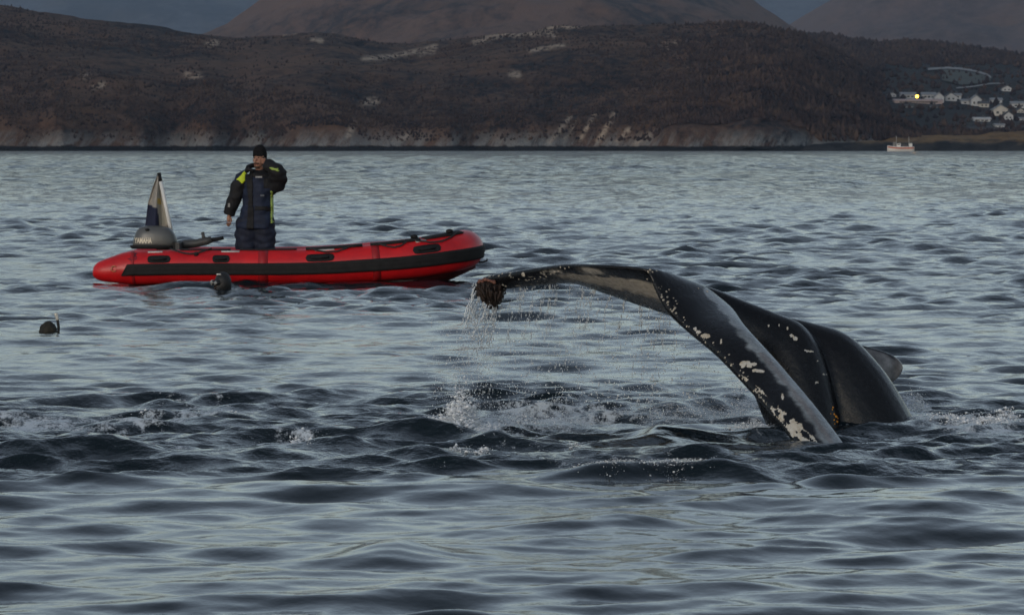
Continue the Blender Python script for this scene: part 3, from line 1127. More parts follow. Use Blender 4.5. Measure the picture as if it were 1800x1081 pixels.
# scars
for x, y, rx_, ry_ in ((1240, 590, 9, 4), (1228, 584, 5, 3), (1222, 578, 3, 3), (1317, 641, 5, 6), (1326, 640, 5, 3), (1306, 640, 6, 6), (1333, 652, 11, 3), (1376, 697, 2, 8), (1268, 600, 2, 4),
                       (1398, 595, 4, 3.5), (1391, 590, 3, 3), (1420, 617, 11, 1.2), (1450, 658, 5, 1.2), (1437, 634, 1.5, 1.5), (1352, 573, 1.2, 4), (1370, 569, 1.1, 5), (1385, 577, 1.2, 4), (1436, 672, 3, 1.2)):
    r_ = ((wpx - x) / rx_) ** 2 + ((wpy - y - (wpx - x) * .12) / ry_) ** 2 + n2 * .8
    scar = np.maximum(scar, (1 - sst(.5, 1.5, r_)) * ((wn[:, 1] < .1) & (wv[:, 1] < 25.6)))
# flipper tip: pale, dark rim
fl = (wpx > 1520) & (wv[:, 1] > 26.2)
blend(fl * sst(-2, 4, wpy - np.interp(wpx, [1520, 1560, 1583], [610, 623, 640])) * (.6 + .5 * n1), (.32, .32, .33))
blend(fl * sst(1568, 1580, wpx) * .5, (.22, .17, .15))

m, t, b = new_mat('wet_whale_skin')
ca = attr(t, 'pigment_and_sheen').outputs['Color']
skin_c = mixc(t, .6, ca, mixc(t, 1.0, ca, ramp(t, nnoise(t, 28, 6, None, .7), [(.3, .4), (.7, 1.5)]), 'MULTIPLY'))
nsc = math_n(t, 'ADD', math_n(t, 'MULTIPLY', nnoise(t, 90, 4, None, .7), .9), math_n(t, 'MULTIPLY', nnoise(t, 26, 3), .7))
ms = math_n(t, 'ADD', attr(t, 'scar').outputs['Fac'], math_n(t, 'SUBTRACT', nsc, .8))
streak = nnoise(t, 7, 4, None, .6, (1, 1, 1))
scol = ramp(t, math_n(t, 'ADD', math_n(t, 'MULTIPLY', streak, .6), math_n(t, 'MULTIPLY', nnoise(t, 60, 4), .4)), [(.36, (.40, .33, .24)), (.47, (.50, .46, .38)), (.58, (.58, .56, .52))])
sfac = math_n(t, 'MULTIPLY', ramp(t, ms, [(.42, 0.0), (.5, 1.0)]), ramp(t, attr(t, 'scar').outputs['Fac'], [(.02, 0.0), (.12, 1.0)]))
t.links.new(mixc(t, sfac, skin_c, scol), b.inputs['Base Color'])
b.inputs['Roughness'].default_value = .32
b.inputs['Specular IOR Level'].default_value = .30
t.links.new(ramp(t, nnoise(t, 12, 4), [(.35, .17), (.7, .33)]), b.inputs['Roughness'])
bump(t, b, nnoise(t, 30, 5, None, .65), .35, .012)
body = wb.build('body', m, whale)
pa = body.data.color_attributes.new('pigment_and_sheen', 'FLOAT_COLOR', 'POINT')
pa.data.foreach_set('color', np.concatenate([np.clip(col, .004, 1), np.ones((len(col), 1))], 1).astype(np.float32).ravel())

sa_ = body.data.attributes.new('scar', 'FLOAT', 'POINT')
sa_.data.foreach_set('value', np.clip(scar, 0, 1).astype(np.float32))
bvh = BVHTree.FromPolygons(wb.V, wb.F)
CAM = Vector((0, 0, CH))


def on_whale(px, py):
    d = (P(px, py, 25) - CAM).normalized()
    h = bvh.ray_cast(CAM, d)
    return (h[0], h[1]) if h[0] is not None else None


# barnacles
barn_m = pmat('barnacle_shell', (.56, .52, .45), (.40, .35, .28), 60, .75, .3, .5, 120, bdist=.004)


def barnacle_mesh():
    b_ = MB()
    prof = [(1.0, -.15), (.95, .2), (.62, .62), (.42, .62), (.34, .25), (.05, .2)]
    b_.loft([[Vector((r * math.cos(a) * (1 + .1 * math.sin(3 * a)), r * math.sin(a), z)) for a in [2 * math.pi * j / 8 for j in range(8)]] for r, z in prof])
    me = mesh_from('barnacle', b_.V, b_.F, False)
    me.materials.append(barn_m)
    return me


bme = barnacle_mesh()
spots = []
for i in range(60):          # along the trailing edge of the right fluke
    u = random.random()
    j = min(int(u * 6) + 1, 7)
    f = random.random()
    x = edge[j][0] + (edge[j + 1][0] - edge[j][0]) * f if j < 8 else edge[j][0]
    y = edge[j][1] + (edge[j + 1][1] - edge[j][1]) * f
    o_ = 3 + abs(random.gauss(0, 7))
    spots.append((x + o_ * .75, y - o_ * .5, random.uniform(1.2, 3.0)))
for x, y, s in ((920, 483, 5.5), (1140, 478, 3.5), (1143, 474, 3), (1147, 478, 2.5), (1154, 476, 2.2), (1138, 491, 2.5), (1243, 512, 3.2), (1228, 507, 2), (1176, 509, 2.2), (1184, 524, 2), (1188, 529, 2.2), (1190, 534, 2),
                (877, 485, 2.5), (888, 479, 3), (893, 478, 2.5), (883, 481, 2.5), (884, 501, 3), (889, 503, 3), (940, 490, 2.2), (950, 487, 2.6), (960, 486, 2.4), (985, 470, 2.5), (993, 472, 2.5), (1000, 470, 2),
                (902, 488, 1.8), (930, 492, 2), (912, 491, 2), (968, 482, 2.4), (975, 478, 3.4), (982, 477, 3.2)):
    spots.append((x, y, s))
for x, y, s in spots:
    h = on_whale(x, y)
    if h is None or h[0].z < .02:
        continue
    o = bpy.data.objects.new('barnacle', bme)
    link(o, whale)
    o.location = h[0] - whale.location - h[1] * .002
    o.rotation_euler = h[1].to_track_quat('Z', 'Y').to_euler()
    r_ = s * .8 * h[0].y / F
    o.scale = (r_, r_, r_ * .9)

# ragged clump that hangs from the tip of the left fluke
clump_m = pmat('dark_brown_barnacle_growth', (.035, .020, .014), (.012, .008, .007), 40, .7, .4, .6, 90)
cb = MB()
blade(cb, [(838, 496, 26.4, 884, 492, 26.5, .10), (834, 505, 26.36, 888, 505, 26.5, .16), (840, 517, 26.36, 884, 518, 26.48, .15), (850, 529, 26.38, 877, 532, 26.46, .10), (860, 538, 26.4, 873, 541, 26.44, .04)], 16, 14)
cb = cb.remesh(.008, 1, .02, 40)
for i in range(130):
    u, v = random.random(), random.random()
    x0 = 838 + u * 44
    y0 = 496 + v * 22
    ln = random.uniform(10, 20) * (1 - .35 * abs(u - .75)) + 4
    Y = 26.36 + random.uniform(-.07, .05)
    a = P(x0, y0, Y)
    e_ = P(x0 + (866 - x0) * .35 + random.uniform(-3, 3), y0 + ln, Y + random.uniform(-.02, .05))
    cb.tube([a, (a + e_) / 2 + Vector((random.uniform(-.004, .004), 0, 0)), e_], [.010, .008, .002], 5)
cb.build('barnacle_growth', clump_m, whale)
rim = MB()
for i in range(14):
    f = i / 13
    p = P(840 + 30 * f + random.uniform(-2, 2), 497 - 6 * math.sin(f * 3.1) + random.uniform(-2, 2), 26.33)
    rim.ell(p, (.014, .012, .009), 7, 5)
rim.build('red_flesh_rim', pmat('raw_red_brown_skin', (.14, .05, .035), (.20, .09, .06), 50, .5), whale)

# reflected orange glint on the stock above the water, painted as amber blobs
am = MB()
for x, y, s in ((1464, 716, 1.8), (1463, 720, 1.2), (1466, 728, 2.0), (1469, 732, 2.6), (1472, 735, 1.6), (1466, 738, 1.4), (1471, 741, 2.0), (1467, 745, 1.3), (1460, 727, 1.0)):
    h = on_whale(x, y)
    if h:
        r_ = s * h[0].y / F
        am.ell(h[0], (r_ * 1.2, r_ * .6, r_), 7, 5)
am.build('painted_amber_glint', pmat('amber_glint_paint', (.8, .34, .02), (.5, .16, .01), 60, .35), whale)

# ------------------------------------------------------------------ falling water, splash and foam
m, t, b = new_mat('spray_water')
b.inputs['Base Color'].default_value = (.78, .82, .85, 1)
b.inputs['Roughness'].default_value = .12
b.inputs['IOR'].default_value = 1.33
b.inputs['Transmission Weight'].default_value = .35
spray_m = m
foam_m = pmat('white_foam', (.84, .86, .88), (.72, .75, .78), 30, .9, .2)


def curtain():
    pts, size, st = [], [], []

    def drop(px, py, Y, s, e):
        pts.append(P(px, py, Y))
        size.append(s)
        st.append((1, 1, e))
    # thin strings from the trailing edge of the left fluke
    for k in range(90):
        f = rng.rand()
        x0 = 880 + 320 * f
        y0 = float(np.interp(x0, [880, 1010, 1066, 1128, 1200], [506, 497, 516, 538, 565]))
        Y = float(np.interp(x0, [880, 1010, 1200], [26.45, 26.3, 25.8])) + rng.uniform(-.1, .1)
        sl = rng.uniform(.10, .34)
        end = rng.uniform(50, 230)
        for i in range(int(rng.uniform(6, 34))):
            d = end * rng.rand() ** 1.2
            wob = 2.2 * math.sin(d * .07 + k)
            lig = rng.rand() < .35
            drop(x0 - sl * d + wob + rng.normal(0, 1 + d * .012), y0 + d, Y, rng.uniform(.0016, .0030) if lig else min(.0020 + .0011 * rng.pareto(2), .007), rng.uniform(4, 13) if lig else rng.uniform(1, 2))
    # loose drops
    for k in range(3200):
        x = rng.uniform(760, 1250)
        y0 = float(np.interp(x, [760, 840, 1010, 1250], [560, 530, 500, 575]))
        y = y0 + (735 - y0) * rng.rand() ** .75
        drop(x + rng.normal(0, 8), y, rng.uniform(25.2, 26.6), min(.0020 + .0009 * rng.pareto(1.8), .007), rng.uniform(1, 1.8))
    # heavy pour from the tip
    for k in range(1050):
        s = rng.randint(0, 7)
        x0 = (838, 843, 852, 860, 868, 874, 834)[s]
        y0 = (510, 520, 528, 536, 540, 538, 500)[s]
        d = 200 * rng.rand() ** .9
        x = x0 - d * .20 - (d / 200) ** 2 * 8 + rng.normal(0, 1.5 + d * .055)
        drop(x, y0 + d, 26.4 + rng.normal(0, .05), rng.uniform(.002, .0055) * (1.25 - d / 300), rng.uniform(1.5, 5) if d < 70 else rng.uniform(1, 2.4))
    o = clouds(pts, size, spray_m, 'falling_droplets', stretch=st, template_noise=.3, tiny=True)
    tag(o, 'curtain of water drops falling from the raised fluke', 'water drops', kind='stuff')
    # streaks of unbroken water
    sb = MB()
    for k in range(8):
        x0 = rng.uniform(833, 880)
        y0 = float(np.interp(x0, [833, 850, 868, 880], [505, 528, 541, 535]))
        ln = rng.uniform(35, 80)
        Y = 26.4 + rng.uniform(-.05, .05)
        sl = rng.uniform(.25, .5)
        path = [P(x0 - sl * ln * f - 1.5 * math.sin(f * 9 + k), y0 - 4 + ln * f, Y) for f in np.linspace(0, 1, 9)]
        sb.tube(path, [.006 * (1 - .6 * f) * rng.uniform(.5, 1.3) for f in np.linspace(0, 1, 9)], 6)
    tag(sb.build('falling_streams', spray_m), 'thin streams of water running off the fluke tip', 'water streams', kind='stuff')


curtain()


def splash(name, blobs, label):
    """bursts of spray and lumps of foam: (px, base row, half width px, height px, count, size)"""
    pts, size, st = [], [], []
    for px, py, hw, hh, n, s in blobs:
        Yb = waterY(py)
        for i in range(int(n * 2.6)):
            dx = rng.normal(0, hw * .5)
            up = abs(rng.normal(0, 1)) * hh * .45 * max(.15, 1 - abs(dx) / (hw * 1.6))
            Y = Yb + rng.normal(0, .12)
            x = (px + dx - 900) / F * Yb
            pts.append((x, Y, 0.0))
            size.append(min(.25 + .22 * rng.pareto(2.2), 1.5) * s)
            st.append((rng.uniform(.8, 1.8), 1, rng.uniform(.5, 1.3)))
            pts[-1] = (x, Y, up * Yb / F)
    pts = np.array(pts)
    z, hx, hy = water_h(pts[:, 0], pts[:, 1])
    pts[:, 2] += z
    o = clouds(pts, size, foam_m, name, stretch=st, template_noise=.8, tiny=True)
    return tag(o, label, 'splash', kind='stuff')


splash('impact_splash', [(812, 748, 32, 62, 1300, .011), (795, 748, 45, 26, 450, .010), (850, 757, 38, 14, 400, .0055), (835, 745, 34, 80, 260, .003), (820, 750, 50, 14, 500, .010), (930, 733, 60, 34, 260, .004),
                         (990, 738, 110, 26, 300, .0035), (905, 740, 50, 12, 160, .005)], 'white burst where the water from the fluke tip lands')
splash('small_splash', [(520, 786, 8, 15, 60, .007), (513, 785, 5, 18, 25, .006), (545, 790, 14, 6, 30, .006)], 'small white splash on the dark swell left of centre')
for dx, dz in ((0, 0),):
    sb = MB()
    p0 = P(524, 782, waterY(790))
    for a in range(9):
        f = a / 8
        sb.ell(p0 + Vector((.02 + .055 * f, 0, .0 + .035 * f)), (.010, .008, .007 + .003 * (a == 8)), 7, 5)
    tag(sb.build('splash_jet', foam_m), 'little jet of white water leaning right out of the small splash', 'splash', kind='stuff')
splash('drop_spray', [(1230, 735, 90, 40, 420, .0030), (1300, 730, 40, 50, 260, .0032), (1170, 738, 60, 24, 160, .003)], 'scattered white drops over the dark wave behind the fluke')
splash('foam_crest', [(x, 836 - (x - 1000) * .03 + 2 * math.sin(x * .06), 14, 3 + (x % 4), 22, .0038) for x in range(1010, 1260, 12)] + [(1215, 826, 24, 4, 90, .004), (1180, 830, 30, 3, 60, .004)],
       'bubbling white crest at the edge of the rough water')
splash('foam_lumps', [(850, 802, 12, 8, 60, .009), (800, 800, 10, 5, 40, .007), (825, 802, 30, 3, 40, .006), (1012, 790, 16, 6, 40, .006), (405, 722, 14, 7, 60, .008), (385, 728, 30, 4, 60, .007), (255, 730, 16, 5, 40, .007),
                      (350, 722, 16, 4, 30, .006)], 'lumps of white foam scattered left of the whale')
splash('wake_foam', [(1618, 722, 16, 34, 220, .007), (1606, 700, 8, 16, 60, .006), (1680, 748, 40, 8, 160, .008), (1740, 752, 34, 12, 200, .009), (1775, 745, 18, 14, 120, .009), (1640, 740, 30, 6, 90, .007), (1720, 738, 40, 6, 90, .006)],
       'white water churned up right of the whale back')
splash('fluke_foam', [(1320, 752, 30, 9, 140, .006), (1290, 757, 22, 6, 60, .006), (1335, 748, 14, 12, 60, .006), (1300, 690, 20, 30, 120, .005)], 'foam in the hollow between the fluke and the dark wave')

# ------------------------------------------------------------------ inflatable boat
Y0 = 52.0
k0 = Y0 / F
BC = Vector(((505 - 900) * k0, Y0, 0))
boat = thing('inflatable_boat', BC, 'red inflatable boat with black rubbing strake and grey outboard', 'boat')


def bl(px, py, dy=0.0):
    """boat point: pixel at the boat's distance, dy metres beyond its centre line"""
    return P(px, py, Y0 + dy)


red = pmat('red_boat_fabric', (.60, .010, .012), (.44, .007, .011), 3.5, .38, .5, .2, 6, bdist=.03)
blk = pmat('black_rubber', (.008, .008, .009), (.014, .014, .015), 12, .7, .25)
rope_m = pmat('black_rope', (.014, .014, .015), (.022, .022, .022), 60, .8)
# tube centre line: near side stern -> bow -> far side stern
HB = .74
ctl = [(163.5, 476, -HB, .035), (166, 476, -HB, .075), (176, 475, -HB, .125), (200, 472, -HB, .172), (228, 469, -HB, .208), (262, 468, -HB, .215), (330, 467, -HB, .216), (400, 467, -HB, .216), (480, 467, -HB, .217), (560, 466, -HB, .22), (640, 462, -HB + .01, .228),
       (700, 458, -HB + .06, .235), (745, 453, -HB + .14, .24), (780, 448, -HB + .27, .243), (803, 444, -.30, .245), (814, 441, -.12, .245)]
ctl = [(c[0], c[1] + 2.2 * min(1, max(0, (780 - c[0]) / 300)), c[2], c[3] + (.006 if c[0] > 220 else 0)) for c in ctl]
ctl += [(c[0], c[1], -c[2], c[3]) for c in ctl[::-1]]
S = smoothpath(ctl, 150)
path = [P(s[0], s[1], Y0 - HB) + Vector((0, s[2] + HB, 0)) for s in S]
rad = [s[3] for s in S]
mb = MB()
mb.tube(path, rad, 28)
# cone ends closed, keel under the floor
mb.build('buoyancy_tube', red, boat)


def tube_frame(i):
    t_ = (path[min(i + 1, len(path) - 1)] - path[max(i - 1, 0)]).normalized()
    s = t_.cross(Vector((0, 0, 1))).normalized()      # outward
    return s, s.cross(t_).normalized()


def tube_pt(i, ang, off=0.0):
    s, u = tube_frame(i)
    return path[i] + s * (math.cos(ang) * (rad[i] + off)) + u * (math.sin(ang) * (rad[i] + off))


def idx_at(px):
    return min(range(75), key=lambda i: abs(proj(*path[i])[0] - px))


def band(i0, i1, a0, a1, off, n=6, slant=0, groove=0):
    secs = []
    for i in range(i0, i1 + 1):
        sec = []
        for j in range(n + 1):
            a = a0 + (a1 - a0) * j / n
            g_ = groove if (groove and j % 2) else 0
            sec.append(tube_pt(i, R(a), off - g_))
        for j in range(n, -1, -1):
            sec.append(tube_pt(i, R(a0 + (a1 - a0) * j / n), -.01))
        secs.append(sec)
    r_ = MB()
    r_.loft(secs)
    return r_


# rubbing strake with grooves, diagonal cut at the stern
i0 = idx_at(217)
st_ = MB()
secs = []
for i in range(i0, 150 - i0):
    sec = []
    lo, hi = -24, 13
    f = min(1, max(0, (i - i0) / 2.0)) if i < 75 else min(1, max(0, (149 - i0 - i) / 2.0))
    hi_ = lo + 2 + (hi - lo - 2) * f
    for j in range(9):
        a = R(lo + (hi_ - lo) * j / 8)
        sec.append(tube_pt(i, a, .022 - (.010 if j in (3, 5) else 0)))
    for j in range(8, -1, -1):
        sec.append(tube_pt(i, R(lo + (hi_ - lo) * j / 8), -.012))
    secs.append(sec)
st_.loft(secs)
st_.build('rubbing_strake', blk, boat)
# black carry strips on top of the tube
for xa, xb in ((312, 412), (414, 525), (536, 646), (652, 742), (744, 806)):
    ia, ib = idx_at(xa), idx_at(xb)
    lo_ = 68 if xa > 500 else 74
    band(ia, ib, lo_, 125, .024 if xa > 500 else .012).build('top_strip', blk, boat)
# handle patches with handles
for cx in (278, 389, 565, 746):
    ia, ib = idx_at(cx - 20), idx_at(cx + 20)
    hp = MB()
    secs = []
    n_ = 24
    for q in range(n_ + 1):
        f = q / n_
        ii = ia + (ib - ia) * f
        i_ = int(ii)
        g_ = ii - i_
        w_ = 13.5 * (1 - abs(2 * f - 1) ** 5) ** .35 if 0 < f < 1 else .5
        sec = []
        for j in range(7):
            a = R(29 - w_ + 2 * w_ * j / 6)
            p = tube_pt(i_, a, .010) * (1 - g_) + tube_pt(i_ + 1, a, .010) * g_
            sec.append(p)
        for j in range(6, -1, -1):
            a = R(29 - w_ + 2 * w_ * j / 6)
            sec.append(tube_pt(i_, a, -.01) * (1 - g_) + tube_pt(i_ + 1, a, -.01) * g_)
        secs.append(sec)
    pt = hp.loft(secs).build('handle_patch', blk, boat)
    g1, g2 = tube_pt(ia, R(28), .012), tube_pt(ib, R(28), .012)
    d_ = (g2 - g1)
    MB().tube([g1 + d_ * .2, g1 + d_ * .28 + Vector((0, -.04, 0)), g1 + d_ * .72 + Vector((0, -.04, 0)), g1 + d_ * .8], .013, 8).build('handle', blk, pt)
# white warning stickers
lab_m = pmat('white_sticker', (.62, .6, .56), (.5, .48, .45), 30, .6)
for cx in (277, 398, 567, 739):
    ia, ib = idx_at(cx - 11), idx_at(cx + 11)
    band(ia, max(ib, ia + 2), 60, 70, .004, 2).build('warning_sticker', lab_m, boat)
# rope swags
for xs_ in ((300, 372), (540, 628), (664, 722), (722, 800)):
    pts_ = []
    for f in np.linspace(0, 1, 15):
        px = xs_[0] + (xs_[1] - xs_[0]) * f
        i = idx_at(px)
        sag = 4 * f * (1 - f)
        s_, u_ = tube_frame(i)
        a = R(80 - 34 * sag)
        q_ = P(px, S[i][1], Y0 - HB) + Vector((0, S[i][2] + HB, 0))
        pts_.append(q_ + s_ * math.cos(a) * (rad[i] + .018) + u_ * math.sin(a) * (rad[i] + .018))
    MB().tube(pts_, .011, 7).build('grab_rope', rope_m, boat)
for px in (731, 788):
    i = idx_at(px)
    MB().ell(tube_pt(i, R(80), .045), (.05, .035, .03), 8, 6).build('rope_cleat', blk, boat)
# welded seams round the tube and an air valve
for px in (232, 463, 655):
    i = idx_at(px)
    band(i, i + 1, -80, 72, .005, 16).build('seam_tape', pmat('dark_red_seam_tape', (.34, .007, .010), (.28, .006, .008), 4, .5), boat)
MB().tube([tube_pt(idx_at(340), R(48), -.01), tube_pt(idx_at(340), R(48), .018)], [.036, .030], 12).build('air_valve', blk, boat)
# towing ring, stern
pc = tube_pt(idx_at(201), R(5), .006)
ringp = [pc + Vector((.035 * math.cos(a), -.012, .035 * math.sin(a))) for a in np.linspace(.8, 5.5, 12)]
MB().tube(ringp, .007, 6).build('towing_ring', pmat('faded_orange_ring', (.5, .2, .08), (.4, .15, .06), 20, .4), boat)
# bow hook
pb = P(849, 461, Y0 - .05)
MB().tube([pb + Vector((-.06, 0, -.0)), pb + Vector((.0, 0, 0)), pb + Vector((.05, 0, .02)), pb + Vector((.055, 0, .045))], .012, 6).build('bow_hook', blk, boat)
# bottom: V hull skin between the tubes
hull_m = pmat('dark_red_hull_fabric', (.10, .008, .009), (.03, .006, .007), 3, .5)
secs = []
for f in np.linspace(0, 1, 16):
    px = 235 + (836 - 235) * f
    i = idx_at(min(px, 812))
    zc = path[i].z
    lift = .0 if f < .6 else ((f - .6) / .4) ** 2.3 * .36
    hw = abs(path[i].y - Y0) if f < .98 else .1
    x = bl(px, 440).x
    secs.append([Vector((x, Y0 - hw - .06, zc - .14)), Vector((x, Y0 - hw * .5, -.16 + lift)), Vector((x, Y0, -.22 + lift * 1.12)), Vector((x, Y0 + hw * .5, -.16 + lift)), Vector((x, Y0 + hw + .06, zc - .14)), Vector((x, Y0, zc - .08))])
MB().loft(secs).build('hull_bottom', hull_m, boat)
floor_m = pmat('grey_deck_boards', (.07, .07, .075), (.05, .05, .055), 5, .7)
MB().box((BC.x - .1, Y0, .03), (3.9, 1.12, .03)).build('floor', floor_m, boat, False)
xt = bl(318, 440).x
MB().box((xt, Y0, .28), (.05, 1.10, .50)).build('transom', pmat('black_transom_board', (.03, .03, .03), (.045, .045, .045), 8, .6), boat, False)
MB().box((bl(600, 440).x, Y0, .40), (.24, 1.15, .03)).build('thwart', floor_m, boat, False)
# emblem on the stern quarter
emb = MB()


def quad_on_tube(bm_, pxa, pya, pxb, pyb, wd):
    a, b2 = Vector((pxa, pya)), Vector((pxb, pyb))
    d = (b2 - a).normalized()
    n_ = Vector((-d.y, d.x)) * wd / 2
    V = []
    for q in (a + n_, b2 + n_, b2 - n_, a - n_):
        i = idx_at(q.x)
        pz = P(q.x, q.y, Y0 - HB)
        dz = max(-1, min(1, (pz.z - path[i].z) / rad[i]))
        V.append(Vector((pz.x, path[i].y - math.cos(math.asin(dz)) * (rad[i] + .006), pz.z)))
    V += [v + Vector((0, .012, 0)) for v in V]
    bm_.add(V, [(0, 1, 2, 3), (7, 6, 5, 4), (0, 4, 5, 1), (1, 5, 6, 2), (2, 6, 7, 3), (3, 7, 4, 0)])


for q in ((232, 445.0, 240, 444.6, 1.2), (234, 448, 239, 447.8, 1.2), (231, 451.5, 239, 451.2, 1.2), (239.6, 444.8, 239.2, 451, 1.4), (233, 445, 237, 448, 1.2),
          (238, 448, 242.5, 444.5, 1.5), (238.4, 448, 243, 452, 1.5), (227, 454.3, 243, 454, 1.3), (230, 456.6, 241, 456.4, .9)):
    quad_on_tube(emb, *q)
emb.build('black_emblem', pmat('black_print', (.02, .014, .03)), boat, False)

# ------------------------------------------------------------------ outboard motor
motor = thing('outboard_motor', bl(272, 432), 'grey outboard motor with pale lettering on the boat stern', 'outboard motor')
cowl_m = pmat('grey_metallic_cowl', (.115, .117, .115), (.10, .102, .10), 3, .38, .5, metal=.25)
cs = [(432, 234, 312, .17), (428, 233.5, 312, .175), (420, 235, 311, .178), (412, 237.5, 308, .172), (405, 241, 303, .16), (400, 246, 296, .13), (397.5, 254, 286, .08), (396.8, 262, 276, .02)]
secs = []
for py, xa, xb, hw in cs:
    c = bl((xa + xb) / 2, py)
    hx = (xb - xa) / 2 * k0
    secs.append([c + Vector((hx * math.copysign(abs(math.cos(a)) ** .7, math.cos(a)), hw * math.copysign(abs(math.sin(a)) ** .7, math.sin(a)), 0)) for a in [2 * math.pi * j / 28 for j in range(28)]])
MB().loft(secs).build('cowl', cowl_m, motor)
c = bl(272, 434)
secs = []
for z_, g_ in ((-.025, .97), (.012, 1.06), (.022, 1.0)):
    secs.append([c + Vector((.31 * g_ * math.cos(a), .19 * g_ * math.sin(a), z_)) for a in [2 * math.pi * j / 24 for j in range(24)]])
MB().loft(secs).build('base_pan', blk, motor)
MB().ell(bl(259, 404, -.155), (.03, .03, .018), 8, 6).build('cowl_vent', blk, motor)
cx_ = bl(292, 440).x
MB().loft([[Vector((cx_ + r_[0] * a, Y0 + r_[1] * b_, z_)) for a, b_ in ((-1, -.6), (0, -1), (1, -.6), (1, .6), (0, 1), (-1, .6))] for z_, r_ in ((.5, (.13, .1)), (.2, (.10, .07)), (-.2, (.10, .05)), (-.5, (.12, .03)))]).build('leg', cowl_m, motor)
MB().box((bl(312, 440).x, Y0, .40), (.10, .30, .26)).build('clamp_bracket', blk, motor, False)
# lettering on the near side of the cowl
cu = bpy.data.curves.new('lettering', 'FONT')
cu.body = 'YAMAHA'
cu.size = .10
cu.offset = .003
cu.extrude = .002
tmp = bpy.data.objects.new('tmp', cu)
sc.collection.objects.link(tmp)
dg = bpy.context.evaluated_depsgraph_get()
lm = bpy.data.meshes.new_from_object(tmp.evaluated_get(dg))
bpy.data.objects.remove(tmp)
lm.name = 'lettering'
co = np.zeros(len(lm.vertices) * 3)
lm.vertices.foreach_get('co', co)
co = co.reshape(-1, 3)
sx = (268 - 237) * k0 / co[:, 0].max()
cowl_c = bl(272.5, 424)
org = bl(238, 427)
out = np.zeros_like(co)
for i, (x, y, z) in enumerate(co):
    X = org.x + x * sx
    hx = 38.5 * k0
    u = min(.999, abs(X - cowl_c.x) / hx)
    a = math.acos(u ** (1 / .7))
    yy = .177 * math.sin(a) ** .7
    out[i] = (X, Y0 - yy - .006 - z, org.z + y)
lm.vertices.foreach_set('co', (out - np.array(base_of(motor))).ravel())
lm.materials.clear()
lm.materials.append(pmat('cream_lettering', (.80, .73, .58), (.74, .66, .52), 20, .5))
link(bpy.data.objects.new('lettering', lm), motor)
# tiller arm
gm = pmat('dark_grey_tiller', (.06, .06, .058), (.045, .045, .044), 15, .5)
ti = MB()
ti.tube([bl(314, 433), bl(326, 430), bl(345, 428), bl(362, 424), bl(372, 421)], [.05, .06, .055, .055, .045], 10)
tl = ti.build('tiller_arm', gm, motor)
MB().tube([bl(368, 423), bl(374, 421.5), bl(386, 420), bl(393, 418)], [.024, .030, .026, .024], 10).build('tiller_grip', blk, motor)
MB().tube([bl(359, 424), bl(357.5, 415), bl(356, 408)], [.028, .022, .022], 8).build('gear_lever', gm, motor)

# ------------------------------------------------------------------ flag
pole_base, pole_top = bl(306, 430, .1), bl(279, 304, .1)
fp = thing('flagpole', pole_base, 'white leaning flagpole at the boat stern', 'flagpole')
MB().tube([pole_base, pole_base + (pole_top - pole_base) * .88], .026, 10).build('pole', pmat('white_pole_paint', (.7, .7, .68), (.62, .62, .6), 5, .5), fp)
MB().tube([pole_base + (pole_top - pole_base) * .86, pole_top], [.024, .026], 10).build('pole_sleeve', blk, fp)
# limp flag: hangs from the pole, gathered at the top
fm, t, b = new_mat('limp_flag_cloth')
a_ = attr(t, 'flag_colour').outputs['Color']
t.links.new(mixc(t, .25, a_, mixc(t, 1.0, a_, ramp(t, nnoise(t, 18), [(.3, .7), (.7, 1.15)]), 'MULTIPLY')), b.inputs['Base Color'])
b.inputs['Roughness'].default_value = .85
NU, NV = 26, 40
V, cols_ = [], []
for j in range(NV):
    f = j / (NV - 1)
    right = np.array([279.5 + 22.5 * f, 307 + 105 * f])
    left_ = np.array([np.interp(f, [0, .25, .55, 1], [277, 268, 260, 255]), 307 + 91 * f])
    for i in range(NU):
        u = i / (NU - 1)
        q = left_ * (1 - u) + right * u
        d = .08 * math.sin(u * 9 + f * 1.5) * (.3 + f) * (1 - u ** 4) + .135
        V.append(bl(q[0], q[1], d + (u - 1) * .05))
        c_ = (.36, .34, .29)
        if f > .58 + .04 * u and u < .55 - .1 * (1 - f):
            c_ = (.010, .014, .04)
        elif abs(u - .62) < .10 and abs(f - .48) < .045:
            c_ = (.42, .30, .07)
        elif u > .62 and f > .98 - .35 * (u - .55):
            c_ = (.16, .14, .125)
        elif u < .55:
            c_ = (.30, .28, .25)
        cols_.append(c_ + (1,))
Fc = [(j * NU + i, j * NU + i + 1, (j + 1) * NU + i + 1, (j + 1) * NU + i) for j in range(NV - 1) for i in range(NU - 1)]
fb = MB()
fb.V, fb.F = V, [list(f) for f in Fc]
fo = fb.build('flag', fm)
ca_ = fo.data.color_attributes.new('flag_colour', 'FLOAT_COLOR', 'POINT')
ca_.data.foreach_set('color', np.array(cols_, np.float32).ravel())
so_ = fo.modifiers.new('cloth', 'SOLIDIFY')
so_.thickness = .004
tag(fo, 'limp cream and navy flag hanging from the leaning pole', 'flag')

# ------------------------------------------------------------------ the man standing in the boat
def mp(px, py, dy=0.0):
    return P(px, py, Y0 + dy)


